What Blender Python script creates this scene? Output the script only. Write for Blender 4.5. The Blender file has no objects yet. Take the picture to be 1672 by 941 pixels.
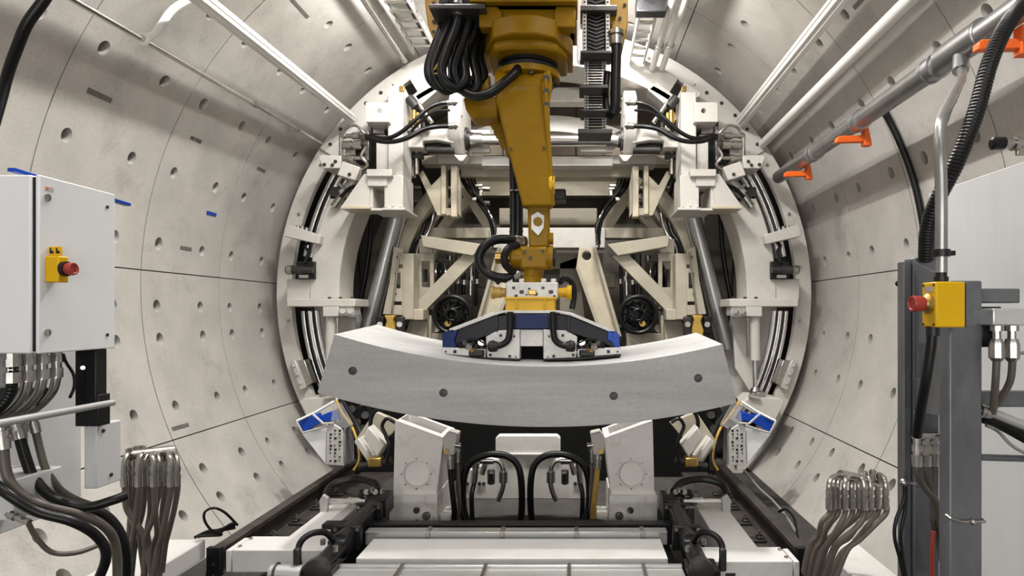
import bpy, bmesh, math, random
from mathutils import Vector, Matrix
random.seed(7)
PI = math.pi
SC = bpy.context.scene
COL = SC.collection
CAMX, CAMZ, AX = 0.345, 1.73, 1.95      # camera position; AX = height of the tunnel axis above the deck
RT = 3.0                                # tunnel inner radius


def P(px, py, d):
    """point seen at photo pixel px, py when it stands d metres down the tunnel"""
    return Vector((CAMX + (px - 940) * d / 1000, d, CAMZ + (513 - py) * d / 1000))


def pol(r, a, y):
    a = math.radians(a)
    return Vector((r * math.cos(a), y, AX + r * math.sin(a)))


# ------------------------------------------------------------------ materials
M = {}


def mat(name, col, rough=0.5, metal=0.0, var=0.12, scale=6.0, bump=0.0, dirt=None, dirt_amt=0.0, dirt_scale=3.0, trans=0.0, spec=0.5, emit=0.0, aniso=None):
    m = bpy.data.materials.new(name)
    m.use_nodes = True
    nt = m.node_tree
    b = nt.nodes['Principled BSDF']
    N, L = nt.nodes.new, nt.links.new
    tc = N('ShaderNodeTexCoord')
    src = tc.outputs['Object']
    if aniso:
        mp = N('ShaderNodeMapping')
        mp.inputs['Scale'].default_value = aniso
        L(src, mp.inputs['Vector'])
        src = mp.outputs['Vector']
    nz = N('ShaderNodeTexNoise')
    nz.inputs['Scale'].default_value = scale
    nz.inputs['Detail'].default_value = 6
    nz.inputs['Roughness'].default_value = 0.6
    L(src, nz.inputs['Vector'])
    mx = N('ShaderNodeMix')
    mx.data_type = 'RGBA'
    lo = [max(0, c * (1 - var)) for c in col]
    hi = [min(1, c * (1 + var)) for c in col]
    mx.inputs['A'].default_value = (*lo, 1)
    mx.inputs['B'].default_value = (*hi, 1)
    rp = N('ShaderNodeMapRange')
    rp.inputs['From Min'].default_value = 0.3
    rp.inputs['From Max'].default_value = 0.7
    L(nz.outputs['Fac'], rp.inputs['Value'])
    L(rp.outputs['Result'], mx.inputs['Factor'])
    out = mx.outputs['Result']
    if dirt:
        n2 = N('ShaderNodeTexNoise')
        n2.inputs['Scale'].default_value = dirt_scale
        n2.inputs['Detail'].default_value = 9
        n2.inputs['Roughness'].default_value = 0.7
        L(src, n2.inputs['Vector'])
        r2 = N('ShaderNodeMapRange')
        r2.inputs['From Min'].default_value = 0.55
        r2.inputs['From Max'].default_value = 0.75
        r2.inputs['To Max'].default_value = dirt_amt
        L(n2.outputs['Fac'], r2.inputs['Value'])
        m2 = N('ShaderNodeMix')
        m2.data_type = 'RGBA'
        L(r2.outputs['Result'], m2.inputs['Factor'])
        L(out, m2.inputs['A'])
        m2.inputs['B'].default_value = (*dirt, 1)
        out = m2.outputs['Result']
    L(out, b.inputs['Base Color'])
    b.inputs['Roughness'].default_value = rough
    b.inputs['Metallic'].default_value = metal
    b.inputs['Specular IOR Level'].default_value = spec
    if trans:
        b.inputs['Transmission Weight'].default_value = trans
        b.inputs['IOR'].default_value = 1.15
    if emit:
        b.inputs['Emission Color'].default_value = (1, 0.97, 0.92, 1)
        b.inputs['Emission Strength'].default_value = emit
    if bump:
        bp = N('ShaderNodeBump')
        bp.inputs['Strength'].default_value = bump
        bp.inputs['Distance'].default_value = 0.01
        n3 = N('ShaderNodeTexNoise')
        n3.inputs['Scale'].default_value = scale * 6
        n3.inputs['Detail'].default_value = 8
        L(src, n3.inputs['Vector'])
        L(n3.outputs['Fac'], bp.inputs['Height'])
        L(bp.outputs['Normal'], b.inputs['Normal'])
    M[name] = m
    return m


mat('concrete', (0.43, 0.41, 0.382), 0.45, 0, 0.13, 2.2, 0.12, (0.16, 0.145, 0.13), 0.55, 1.7)
def grain(name, amt=0.5, holes=26.0, lines=True):
    """fine sand grain and small air holes added to a cast concrete"""
    nt = M[name].node_tree
    N, L = nt.nodes.new, nt.links.new
    b = nt.nodes['Principled BSDF']
    src = b.inputs['Base Color'].links[0].from_socket
    tc = N('ShaderNodeTexCoord')
    fine = N('ShaderNodeTexNoise')
    fine.inputs['Scale'].default_value = 55
    fine.inputs['Detail'].default_value = 5
    L(tc.outputs['Object'], fine.inputs['Vector'])
    mr = N('ShaderNodeMapRange')
    mr.inputs['From Min'].default_value = 0.35
    mr.inputs['From Max'].default_value = 0.65
    mr.inputs['To Min'].default_value = 0.95
    mr.inputs['To Max'].default_value = 1.035
    L(fine.outputs['Fac'], mr.inputs['Value'])
    vo = N('ShaderNodeTexVoronoi')
    vo.inputs['Scale'].default_value = holes
    L(tc.outputs['Object'], vo.inputs['Vector'])
    hr = N('ShaderNodeMapRange')
    hr.inputs['From Min'].default_value = 0.07
    hr.inputs['From Max'].default_value = 0.16
    hr.inputs['To Min'].default_value = 0.72
    hr.inputs['To Max'].default_value = 1.0
    L(vo.outputs['Distance'], hr.inputs['Value'])
    cl = N('ShaderNodeTexNoise')          # only some areas show air holes
    cl.inputs['Scale'].default_value = 1.3
    L(tc.outputs['Object'], cl.inputs['Vector'])
    cr = N('ShaderNodeMapRange')
    cr.inputs['From Min'].default_value = 0.5
    cr.inputs['From Max'].default_value = 0.62
    L(cl.outputs['Fac'], cr.inputs['Value'])
    mh = N('ShaderNodeMix')
    mh.inputs['A'].default_value = 1.0
    L(cr.outputs['Result'], mh.inputs['Factor'])
    L(hr.outputs['Result'], mh.inputs['B'])
    mu = N('ShaderNodeMath')
    mu.operation = 'MULTIPLY'
    L(mr.outputs['Result'], mu.inputs[0])
    L(mh.outputs['Result'], mu.inputs[1])
    vm = N('ShaderNodeVectorMath')
    vm.operation = 'SCALE'
    L(src, vm.inputs[0])
    L(mu.outputs['Value'], vm.inputs['Scale'])
    L(vm.outputs['Vector'], b.inputs['Base Color'])


grain('concrete')
mat('segment_concrete', (0.36, 0.358, 0.352), 0.7, 0, 0.16, 1.6, 0.12, (0.25, 0.24, 0.23), 0.45, 3.0, aniso=(0.5, 2.0, 5.0))
grain('segment_concrete', holes=40.0)
mat('deck', (0.035, 0.032, 0.029), 0.9, 0, 0.35, 5, 0.3, (0.03, 0.025, 0.02), 0.7, 4)
mat('joint', (0.05, 0.045, 0.04), 0.9)
mat('white', (0.52, 0.50, 0.465), 0.42, 0, 0.07, 4, 0.04, (0.34, 0.28, 0.2), 0.5, 5)
mat('cream', (0.38, 0.345, 0.27), 0.45, 0, 0.12, 4, 0.04, (0.3, 0.22, 0.10), 0.5, 4)
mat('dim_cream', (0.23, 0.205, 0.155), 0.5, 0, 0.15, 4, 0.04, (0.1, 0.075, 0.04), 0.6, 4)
mat('rust_cream', (0.50, 0.45, 0.34), 0.42, 0, 0.12, 4, 0.04, (0.45, 0.25, 0.02), 0.8, 5)
mat('cabinet', (0.69, 0.70, 0.715), 0.38, 0, 0.02, 3)
mat('sheet', (0.54, 0.545, 0.55), 0.4, 0, 0.04, 3, 0, (0.4, 0.39, 0.37), 0.3, 2, aniso=(1, 3, 0.25))
mat('beam_white', (0.60, 0.59, 0.575), 0.5, 0, 0.08, 3, 0.05, (0.36, 0.31, 0.25), 0.5, 3)
mat('robot', (0.225, 0.120, 0.001), 0.36, 0, 0.10, 3, 0.02, (0.09, 0.045, 0.004), 0.4, 4, spec=0.2)
mat('yellow', (0.62, 0.36, 0.002), 0.34, 0, 0.06, 5, spec=0.3)
mat('ochre', (0.42, 0.26, 0.05), 0.4, 0, 0.2, 6, 0, (0.06, 0.045, 0.03), 0.8, 14)
mat('red', (0.30, 0.028, 0.02), 0.38, 0, 0.06, 5)
mat('orange', (0.80, 0.13, 0.012), 0.38, 0, 0.06, 5)
mat('blue', (0.004, 0.045, 0.32), 0.32, 0, 0.1, 5, spec=0.25)
mat('navy', (0.006, 0.007, 0.012), 0.32, 0, 0.3, 5, spec=0.2)
mat('navy_blue', (0.003, 0.013, 0.08), 0.35, 0, 0.4, 4, spec=0.2)
mat('rubber', (0.006, 0.006, 0.0065), 0.34, 0, 0.3, 10, spec=0.25)
mat('hose', (0.085, 0.072, 0.058), 0.42, 0, 0.25, 8)
mat('black', (0.009, 0.009, 0.010), 0.36, 0, 0.3, 8, spec=0.3)
mat('chrome', (0.72, 0.71, 0.69), 0.22, 1, 0.1, 8)
mat('fitting', (0.40, 0.385, 0.36), 0.3, 1, 0.2, 20)
mat('galv', (0.42, 0.425, 0.43), 0.4, 1, 0.3, 7, 0.02)
mat('ram_steel', (0.36, 0.36, 0.355), 0.32, 0.9, 0.06, 4)
mat('pipe_grey', (0.33, 0.33, 0.325), 0.33, 0.85, 0.15, 5)
mat('frame_steel', (0.13, 0.134, 0.144), 0.4, 0.5, 0.45, 4, 0, (0.06, 0.06, 0.066), 0.8, 5, aniso=(1, 1, 0.5))
mat('pedestal_white', (0.86, 0.835, 0.80), 0.42, 0, 0.06, 4, 0.04, (0.40, 0.30, 0.2), 0.5, 5)  # whiter than the machine paint to make up for light the segment blocks
mat('dark_steel', (0.05, 0.047, 0.045), 0.45, 0.6, 0.35, 6)
mat('rail', (0.085, 0.075, 0.068), 0.5, 0.6, 0.4, 6)
mat('alu', (0.60, 0.60, 0.59), 0.36, 0.8, 0.1, 6, aniso=(0.3, 2, 2))
mat('shell', (0.05, 0.047, 0.044), 0.6, 0.2, 0.3, 3)
mat('bulkhead', (0.11, 0.095, 0.075), 0.55, 0, 0.25, 3, 0.05, (0.14, 0.11, 0.07), 0.6, 2.5)
mat('brown_panel', (0.17, 0.14, 0.115), 0.5, 0.1, 0.25, 3)
mat('acrylic', (0.80, 0.81, 0.82), 0.12, 0, 0.02, 4, trans=0.82)
mat('tube_white', (0.74, 0.73, 0.70), 0.22, 0, 0.04, 3)
mat('grey_paint', (0.33, 0.325, 0.32), 0.45, 0.1, 0.1, 4)
mat('plate_grey', (0.50, 0.49, 0.47), 0.42, 0.3, 0.15, 8, 0, (0.2, 0.19, 0.18), 0.5, 14)
mat('lamp', (0.9, 0.9, 0.9), 0.4, emit=2.0)
mat('stain', (0.10, 0.095, 0.088), 0.8, 0, 0.3, 20)
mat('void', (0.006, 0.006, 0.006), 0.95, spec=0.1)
mat('brass', (0.50, 0.34, 0.10), 0.35, 1, 0.2, 10)


# ------------------------------------------------------------------ mesh builder
W = {}                                   # world position of every object, resolved into parent space at the end
EMPTIES = []


MIRX = 0.0                               # plane the paired assemblies are mirrored in


class MB:
    def __init__(s, mx=False):
        s.bm = bmesh.new()
        s.mx = mx

    def V(s, p):
        p = Vector(p)
        if s.mx:
            p.x = 2 * MIRX - p.x
        return s.bm.verts.new(p)

    def face(s, vs):
        try:
            return s.bm.faces.new(vs)
        except ValueError:
            return None

    def hexa(s, c):
        """eight corners: 0-3 one end, 4-7 the other"""
        v = [s.V(p) for p in c]
        for f in ((0, 1, 2, 3), (7, 6, 5, 4), (0, 4, 5, 1), (1, 5, 6, 2), (2, 6, 7, 3), (3, 7, 4, 0)):
            s.face([v[i] for i in f])
        return s

    def box(s, x0, x1, y0, y1, z0, z1):
        return s.hexa([(x0, y0, z0), (x1, y0, z0), (x1, y0, z1), (x0, y0, z1), (x0, y1, z0), (x1, y1, z0), (x1, y1, z1), (x0, y1, z1)])

    def cbox(s, c, sx, sy, sz, rot=None):
        c = Vector(c)
        R = rot or Matrix.Identity(3)
        q = [(-1, -1, -1), (1, -1, -1), (1, -1, 1), (-1, -1, 1), (-1, 1, -1), (1, 1, -1), (1, 1, 1), (-1, 1, 1)]
        return s.hexa([c + R @ Vector((a * sx / 2, b * sy / 2, e * sz / 2)) for a, b, e in q])

    def rect(s, px0, py0, px1, py1, d, t):
        """box whose front face covers that pixel rectangle at depth d, t metres deep"""
        a, b = P(px0, py0, d), P(px1, py1, d)
        return s.box(min(a.x, b.x), max(a.x, b.x), d, d + t, min(a.z, b.z), max(a.z, b.z))

    def prism(s, pts, d, t):
        return s.ext([P(x, y, d) for x, y in pts], (0, t, 0))

    def ext(s, pts, vec):
        vec = Vector(vec)
        a = [s.V(p) for p in pts]
        b = [s.V(Vector(p) + vec) for p in pts]
        s.face(a)
        s.face(list(reversed(b)))
        n = len(a)
        for i in range(n):
            s.face([a[i], b[i], b[(i + 1) % n], a[(i + 1) % n]])
        return s

    def beam(s, p0, p1, w, h, up=(0, 0, 1)):
        p0, p1 = Vector(p0), Vector(p1)
        z = (p1 - p0).normalized()
        u = Vector(up)
        x = u.cross(z)
        if x.length < 1e-4:
            x = Vector((1, 0, 0)).cross(z)
        x.normalize()
        y = z.cross(x)
        x, y = x * w / 2, y * h / 2
        return s.hexa([p0 - x - y, p0 + x - y, p0 + x + y, p0 - x + y, p1 - x - y, p1 + x - y, p1 + x + y, p1 - x + y])

    def cyl(s, p0, p1, r, r2=None, n=18, cap=True):
        p0, p1 = Vector(p0), Vector(p1)
        z = (p1 - p0).normalized()
        x = z.orthogonal().normalized()
        y = z.cross(x)
        r2 = r if r2 is None else r2
        a = [s.V(p0 + (x * math.cos(2 * PI * i / n) + y * math.sin(2 * PI * i / n)) * r) for i in range(n)]
        b = [s.V(p1 + (x * math.cos(2 * PI * i / n) + y * math.sin(2 * PI * i / n)) * r2) for i in range(n)]
        for i in range(n):
            s.face([a[i], a[(i + 1) % n], b[(i + 1) % n], b[i]])
        if cap:
            s.face(list(reversed(a)))
            s.face(b)
        return s

    def lathe(s, p0, axis, prof, n=24):
        """prof: (distance along axis, radius) list"""
        p0, z = Vector(p0), Vector(axis).normalized()
        x = z.orthogonal().normalized()
        y = z.cross(x)
        rings = []
        for h, r in prof:
            rings.append([s.V(p0 + z * h + (x * math.cos(2 * PI * i / n) + y * math.sin(2 * PI * i / n)) * max(r, 1e-4)) for i in range(n)])
        for a, b in zip(rings, rings[1:]):
            for i in range(n):
                s.face([a[i], a[(i + 1) % n], b[(i + 1) % n], b[i]])
        s.face(list(reversed(rings[0])))
        s.face(rings[-1])
        return s

    def tube(s, pts, r, n=10, sub=6, smooth=True, corr=0.0, step=None):
        pts = [Vector(p) for p in pts]
        if smooth and len(pts) > 2:
            q = []
            e = [pts[0] * 2 - pts[1]] + pts + [pts[-1] * 2 - pts[-2]]
            for i in range(1, len(e) - 2):
                p0, p1, p2, p3 = e[i - 1:i + 3]
                for k in range(sub):
                    t = k / sub
                    q.append(0.5 * ((2 * p1) + (p2 - p0) * t + (2 * p0 - 5 * p1 + 4 * p2 - p3) * t * t + (3 * p1 - p0 - 3 * p2 + p3) * t ** 3))
            q.append(pts[-1])
            pts = q
        if step:                          # resample evenly (corrugated hose)
            q, acc = [pts[0]], 0.0
            for a, b in zip(pts, pts[1:]):
                L = (b - a).length
                while acc + L >= step:
                    f = (step - acc) / L
                    a = a.lerp(b, f)
                    q.append(a.copy())
                    L = (b - a).length
                    acc = 0.0
                acc += L
            pts = q
        x, prev = None, None
        for i, p in enumerate(pts):
            t = (pts[min(i + 1, len(pts) - 1)] - pts[max(i - 1, 0)]).normalized()
            if x is None:
                x = t.orthogonal().normalized()
            else:
                x = (x - t * x.dot(t))
                x = x.normalized() if x.length > 1e-6 else t.orthogonal().normalized()
            y = t.cross(x)
            rr = r[min(i, len(r) - 1)] if isinstance(r, (list, tuple)) else r
            if corr and i % 2:
                rr -= corr
            ring = [s.V(p + (x * math.cos(2 * PI * k / n) + y * math.sin(2 * PI * k / n)) * rr) for k in range(n)]
            if prev:
                for k in range(n):
                    s.face([prev[k], prev[(k + 1) % n], ring[(k + 1) % n], ring[k]])
            else:
                s.face(list(reversed(ring)))
            prev = ring
        s.face(prev)
        return s

    def sector(s, r0, r1, y0, y1, a0, a1, n=24, cx=0.0, cz=AX):
        full = abs(a1 - a0) >= 359.9
        rows = []
        for i in range(n + (0 if full else 1)):
            a = math.radians(a0 + (a1 - a0) * i / n)
            c, q = math.cos(a), math.sin(a)
            rows.append([s.V((cx + r * c, y, cz + r * q)) for r, y in ((r0, y0), (r1, y0), (r1, y1), (r0, y1))])
        m = len(rows)
        for i in range(m if full else m - 1):
            A, B = rows[i], rows[(i + 1) % m]
            for k in range(4):
                s.face([A[k], A[(k + 1) % 4], B[(k + 1) % 4], B[k]])
        if not full:
            s.face(list(reversed(rows[0])))
            s.face(rows[-1])
        return s

    def ball(s, c, r, n=12):
        return s.lathe(Vector(c) - Vector((0, 0, r)), (0, 0, 1), [(r - r * math.cos(PI * i / 8), r * math.sin(PI * i / 8)) for i in range(9)], n)

    def bolts(s, pts, axis=(0, -1, 0), r=0.012, h=0.012, n=6):
        ax = Vector(axis).normalized()
        for p in pts:
            s.cyl(Vector(p) - ax * 0.002, Vector(p) + ax * h, r, n=n)
        return s

    def torus(s, c, ax, R, r, n=32, k=10, a0=0, a1=360):
        c, z = Vector(c), Vector(ax).normalized()
        x = z.orthogonal().normalized()
        y = z.cross(x)
        full = a1 - a0 >= 360
        rows = []
        for i in range(n if full else n + 1):
            a = math.radians(a0 + (a1 - a0) * i / n)
            u = x * math.cos(a) + y * math.sin(a)
            rows.append([s.V(c + u * (R + r * math.cos(2 * PI * j / k)) + z * r * math.sin(2 * PI * j / k)) for j in range(k)])
        m = len(rows)
        for i in range(m if full else m - 1):
            A, B = rows[i], rows[(i + 1) % m]
            for j in range(k):
                s.face([A[j], A[(j + 1) % k], B[(j + 1) % k], B[j]])
        if not full:
            s.face(list(reversed(rows[0])))
            s.face(rows[-1])
        return s

    def rot(s, ang, axis, about):
        bmesh.ops.rotate(s.bm, verts=s.bm.verts, cent=Vector(about), matrix=Matrix.Rotation(math.radians(ang), 3, axis))
        return s

    def build(s, name, material, parent=None, bevel=0.0, seg=2, angle=32, cut=None):
        bm = s.bm
        bmesh.ops.recalc_face_normals(bm, faces=bm.faces)
        me = bpy.data.meshes.new(name)
        bm.to_mesh(me)
        bm.free()
        me.materials.append(M[material] if isinstance(material, str) else material)
        if cut is not None:
            me = boolean(me, cut)
        vs = me.vertices
        lo = Vector([min(v.co[i] for v in vs) for i in range(3)])
        hi = Vector([max(v.co[i] for v in vs) for i in range(3)])
        base = Vector(((lo.x + hi.x) / 2, (lo.y + hi.y) / 2, lo.z))
        me.transform(Matrix.Translation(-base))
        me.polygons.foreach_set('use_smooth', [True] * len(me.polygons))
        me.set_sharp_from_angle(angle=math.radians(angle))
        o = bpy.data.objects.new(name, me)
        COL.objects.link(o)
        W[o] = base
        o.location = base
        if parent is not None:
            o.parent = parent
        if bevel:
            b = o.modifiers.new('bevel', 'BEVEL')
            b.width = bevel
            b.segments = seg
            b.limit_method = 'ANGLE'
            b.angle_limit = math.radians(40)
        return o


def boolean(me, cut):
    a = bpy.data.objects.new('work_a', me)
    bmesh.ops.recalc_face_normals(cut.bm, faces=cut.bm.faces)
    cm = bpy.data.meshes.new('work_b')
    cut.bm.to_mesh(cm)
    cut.bm.free()
    c = bpy.data.objects.new('work_b', cm)
    COL.objects.link(a)
    COL.objects.link(c)
    m = a.modifiers.new('b', 'BOOLEAN')
    m.object = c
    m.operation = 'DIFFERENCE'
    m.solver = 'EXACT'
    m.use_self = True
    dg = bpy.context.evaluated_depsgraph_get()
    out = bpy.data.meshes.new_from_object(a.evaluated_get(dg))
    bpy.data.objects.remove(a)
    bpy.data.objects.remove(c)
    bpy.data.meshes.remove(cm)
    return out


def tag(o, label, cat, group=None):
    o['label'] = label
    o['category'] = cat
    o['kind'] = 'thing'
    if group:
        o['group'] = group
    return o


def thing(name, label, cat, group=None):
    o = bpy.data.objects.new(name, None)
    o.empty_display_size = 0.1
    COL.objects.link(o)
    EMPTIES.append(o)
    return tag(o, label, cat, group)


def struct(o):
    o['kind'] = 'structure'
    return o


def finish():
    kids = {}
    for o in list(W):
        if o.parent is not None:
            kids.setdefault(o.parent, []).append(o)
    for e in EMPTIES:
        pts = []
        for o in kids.get(e, []):
            pts += [W[o] + v.co for v in o.data.vertices]
        lo = Vector([min(p[i] for p in pts) for i in range(3)])
        hi = Vector([max(p[i] for p in pts) for i in range(3)])
        W[e] = Vector(((lo.x + hi.x) / 2, (lo.y + hi.y) / 2, lo.z))
        e.location = W[e]
    for o in list(W):
        if o.parent is not None:
            o.location = W[o] - W[o.parent]


CAB = 'on the white cabinet side'
PST = 'on the steel post side'


def side(mx):
    return PST if mx else CAB


def both(fn):
    fn(False)
    fn(True)


def hose(name, label, cat, pts, r, material, group=None, fit=0.0, fmat='fitting', ends=(True, True), n=10, sub=6, mx=False, corr=0, step=None):
    """a flexible hose with crimped end fittings as its parts"""
    o = tag(MB(mx).tube(pts, r, n=n, sub=sub, corr=corr, step=step).build(name, material), label, cat, group)
    if fit:
        r = r[0] if isinstance(r, (list, tuple)) else r
        for k, on in enumerate(ends):
            if not on:
                continue
            a, b = (Vector(pts[0]), Vector(pts[1])) if k == 0 else (Vector(pts[-1]), Vector(pts[-2]))
            t = (b - a).normalized()
            MB(mx).lathe(a - t * fit * 0.9, t, [(0, r * 0.8), (fit * 0.3, r * 0.8), (fit * 0.3, r * 1.55), (fit * 0.75, r * 1.55), (fit * 0.75, r * 1.1), (fit * 0.95, r * 1.1), (fit * 0.95, r * 1.35), (fit * 1.9, r * 1.3)], 12).build('fitting', fmat, o)
    return o


# ================================================================== THE SETTING
JY = [4.71 + 1.03 * i for i in range(-7, 2)] + [6.95]
POCKETS = {'r': [-34, -29, -16.5, -8.5, 6.5, 17.6, 29, 40.4, 51.8], 'c': [72, 84, 96, 108], 'l': [128.2, 139.6, 151, 162.4, 173.5, 183, 188, 198.6, 209, 214]}


def lining(name, spans, pockets):
    s = MB()
    bm = s.bm
    for y0, y1 in zip(JY, JY[1:]):
        for a0, a1 in spans:
            g = 0.0045
            ga = math.degrees(g / RT)
            A0, A1, Y0, Y1 = a0 + ga, a1 - ga, y0 + g, y1 - g
            pk = [p for p in pockets if A0 + 1.6 < p < A1 - 1.6]
            yc = [y0 + 1.03 * 0.17, y0 + 1.03 * 0.72] if y1 - y0 > 0.9 else []
            H, HY = 1.25, 0.075
            th = [A0 + (A1 - A0) * i / max(2, int((A1 - A0) / 1.5)) for i in range(max(2, int((A1 - A0) / 1.5)) + 1)]
            th = [t for t in th if all(abs(t - p) > H + 0.3 for p in pk) or t in (A0, A1)]
            for p in pk:
                th += [p - H, p, p + H]
            th.sort()
            ys = [Y0] + sum([[c - HY, c, c + HY] for c in yc], []) + [Y1]
            V = {}

            def vv(i, j):
                if (i, j) not in V:
                    V[i, j] = bm.verts.new(pol(RT, th[i], ys[j]))
                return V[i, j]
            holes = set()
            for p in pk:
                i = th.index(p)
                for c in yc:
                    j = ys.index(c)
                    holes.update({(i - 1, j - 1), (i, j - 1), (i - 1, j), (i, j)})
                    per = [vv(i - 1, j - 1), vv(i, j - 1), vv(i + 1, j - 1), vv(i + 1, j), vv(i + 1, j + 1), vv(i, j + 1), vv(i - 1, j + 1), vv(i - 1, j)]
                    rr = 0.041 * random.uniform(0.92, 1.08)

                    def circ(f, dep, sh=0.0):
                        o = []
                        for k in range(16):
                            t = math.radians(-135 + 22.5 * k)
                            o.append(bm.verts.new(pol(RT + dep, p + math.degrees((rr * 1.22 * f * math.cos(t) + sh) / RT), c + rr * f * math.sin(t))))
                        return o
                    c0, c1 = circ(1, 0), circ(0.93, 0.16, -0.03)
                    for k in range(8):
                        bm.faces.new([per[k], per[(k + 1) % 8], c0[(2 * k + 2) % 16], c0[2 * k + 1]])
                        bm.faces.new([per[k], c0[2 * k + 1], c0[2 * k]])
                    for k in range(16):
                        bm.faces.new([c0[k], c0[(k + 1) % 16], c1[(k + 1) % 16], c1[k]])
                    bm.faces.new(c1)
            n, m = len(th), len(ys)
            for i in range(n - 1):
                for j in range(m - 1):
                    if (i, j) not in holes:
                        bm.faces.new([vv(i, j), vv(i + 1, j), vv(i + 1, j + 1), vv(i, j + 1)])
            edge = [(i, 0) for i in range(n)] + [(n - 1, j) for j in range(1, m)] + [(i, m - 1) for i in range(n - 2, -1, -1)] + [(0, j) for j in range(m - 2, 0, -1)]
            low = [bm.verts.new(pol(RT + 0.018, th[i], ys[j])) for i, j in edge]
            for k in range(len(edge)):
                q = (k + 1) % len(edge)
                bm.faces.new([vv(*edge[k]), vv(*edge[q]), low[q], low[k]])
    return struct(s.build(name, 'concrete', angle=30))


lining('wall_right', [(-41, -26.5), (-26.5, 2.7), (2.7, 61)], POCKETS['r'])
lining('ceiling', [(61, 117.7)], POCKETS['c'])
lining('wall_left', [(117.7, 177.7), (177.7, 203.4), (203.4, 221)], POCKETS['l'])
# backing behind the joints, the steel shield beyond the lining, the deck, the bulkhead
struct(MB().sector(RT + 0.12, RT + 0.3, JY[0], 6.95, -45, 225, 64).build('wall_backing', 'joint'))
struct(MB().sector(2.97, 3.1, 6.95, 10.4, -45, 225, 64).build('wall_shield', 'shell'))
struct(MB().box(-2.35, 2.35, -2.5, 10.4, -0.3, 0.0).build('floor', 'deck'))
struct(MB().lathe((0, 9.6, AX), (0, 1, 0), [(0, 2.98), (0.2, 2.98)], 64).build('wall_back', 'bulkhead'))
struct(MB().lathe((0, -2.6, AX), (0, 1, 0), [(0, 3.05), (0.1, 3.05)], 64).build('wall_front', 'concrete'))

# ------------------------------------------------------------------ camera and light
cd = bpy.data.cameras.new('camera')
cam = bpy.data.objects.new('camera', cd)
COL.objects.link(cam)
cam.location = (CAMX, 0, CAMZ)
cam.rotation_euler = (PI / 2, 0, 0)
cd.sensor_width = 36
cd.lens = 1000 / 1672 * 36
cd.shift_x = -(940 - 836) / 1672
cd.shift_y = (513 - 470.5) / 1672
cd.clip_start = 0.02
SC.camera = cam
SC.view_settings.view_transform = 'Standard'
SC.view_settings.look = 'None'
SC.view_settings.gamma = 1
SC.view_settings.use_curve_mapping = False
SC.view_settings.exposure = -0.08
w = bpy.data.worlds.new('world')
SC.world = w
w.use_nodes = True
w.node_tree.nodes['Background'].inputs['Color'].default_value = (0.9, 0.95, 1, 1)
w.node_tree.nodes['Background'].inputs['Strength'].default_value = 0.03
SC.cycles.max_bounces = 8
SC.cycles.diffuse_bounces = 5
SC.cycles.sample_clamp_indirect = 6


def area(name, loc, sx, sy, power, rot=(0, 0, 0), col=(1, 0.975, 0.94), spread=180):
    l = bpy.data.lights.new(name, 'AREA')
    l.shape = 'RECTANGLE'
    l.size, l.size_y = sx, sy
    l.energy = power
    l.color = col
    l.spread = math.radians(spread)
    o = bpy.data.objects.new(name, l)
    COL.objects.link(o)
    o.location = loc
    o.rotation_euler = rot
    return o


# strip lamps hung under the crown, each a housing with its lit tube; rear pair added as fill
for k, (x, y0, y1, z, p) in enumerate(((-1.05, 0.6, 5.2, 4.56, 140), (0.82, 0.6, 5.1, 4.46, 140), (-1.2, -2.2, 0.2, 4.25, 14), (1.2, -2.2, 0.2, 4.25, 14))):
    t = thing('strip_lamp', 'long strip lamp under the crown, ' + ('above the cabinet side' if x < 0 else 'above the steel post side') + (', beside the robot carriage' if y0 > 0 else ', unseen fill added behind the viewer'), 'lamp', 'strip lamps under the crown')
    MB().box(x - 0.05, x + 0.05, y0, y1, z + 0.03, z + 0.07).build('housing', 'tube_white', t, 0.006)
    MB().cyl((x, y0 + 0.03, z + 0.015), (x, y1 - 0.03, z + 0.015), 0.014, n=10).build('lamp_tube', 'lamp', t)
    area('strip_light', (x, (y0 + y1) / 2, z - 0.012), 0.025, y1 - y0 - 0.1, p, (0, math.radians(-42 if x > 0 else 42), 0))
for x, y, z, p in ((-0.6, 5.5, 4.66, 30), (0.6, 5.5, 4.66, 30)):
    area('ring_work_light', (x, y, z), 0.25, 0.15, p, (math.radians(62), 0, 0), spread=120)
for x in (-0.62, 0.62):
    area('segment_fill_light', (x, 4.35, 4.62), 0.25, 0.25, 85, (0, 0, 0), (1, 0.97, 0.92), 110)  # unseen fill added above the segment to brighten its top
# two unseen fill lights added behind the viewer to brighten front faces
for x in (-1.0, 1.0):
    area('rear_fill_light', (x, -2.3, 2.3), 0.9, 0.5, 32, (math.radians(86), 0, math.radians(8 if x > 0 else -8)), (1, 0.985, 0.96))
for x, y, z in ((-1.0, 5.1, 4.38), (0.8, 4.95, 4.30)):
    area('crown_fill_light', (x, y, z), 0.06, 0.35, 26, (math.radians(32), math.radians(-74 if x > 0 else 74), 0))  # added out of view to brighten the upper walls near the ring
for x in (-0.9, 0.9):
    area('low_fill_light', (x, -1.9, 1.0), 0.5, 0.3, 20, (math.radians(88), 0, 0), (1, 0.985, 0.96))  # added low behind the viewer to light the pedestals under the segment
# work lights inside the machine
area('machine_work_light', (-1.0, 8.0, 4.5), 0.4, 0.2, 18, (math.radians(-10), 0, 0), (1, 0.93, 0.8))
area('machine_work_light', (1.0, 8.0, 4.5), 0.4, 0.2, 18, (math.radians(-10), 0, 0), (1, 0.93, 0.8))


# ================================================================== TUNNEL SERVICES
def zr(z):
    return AX + z


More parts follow.
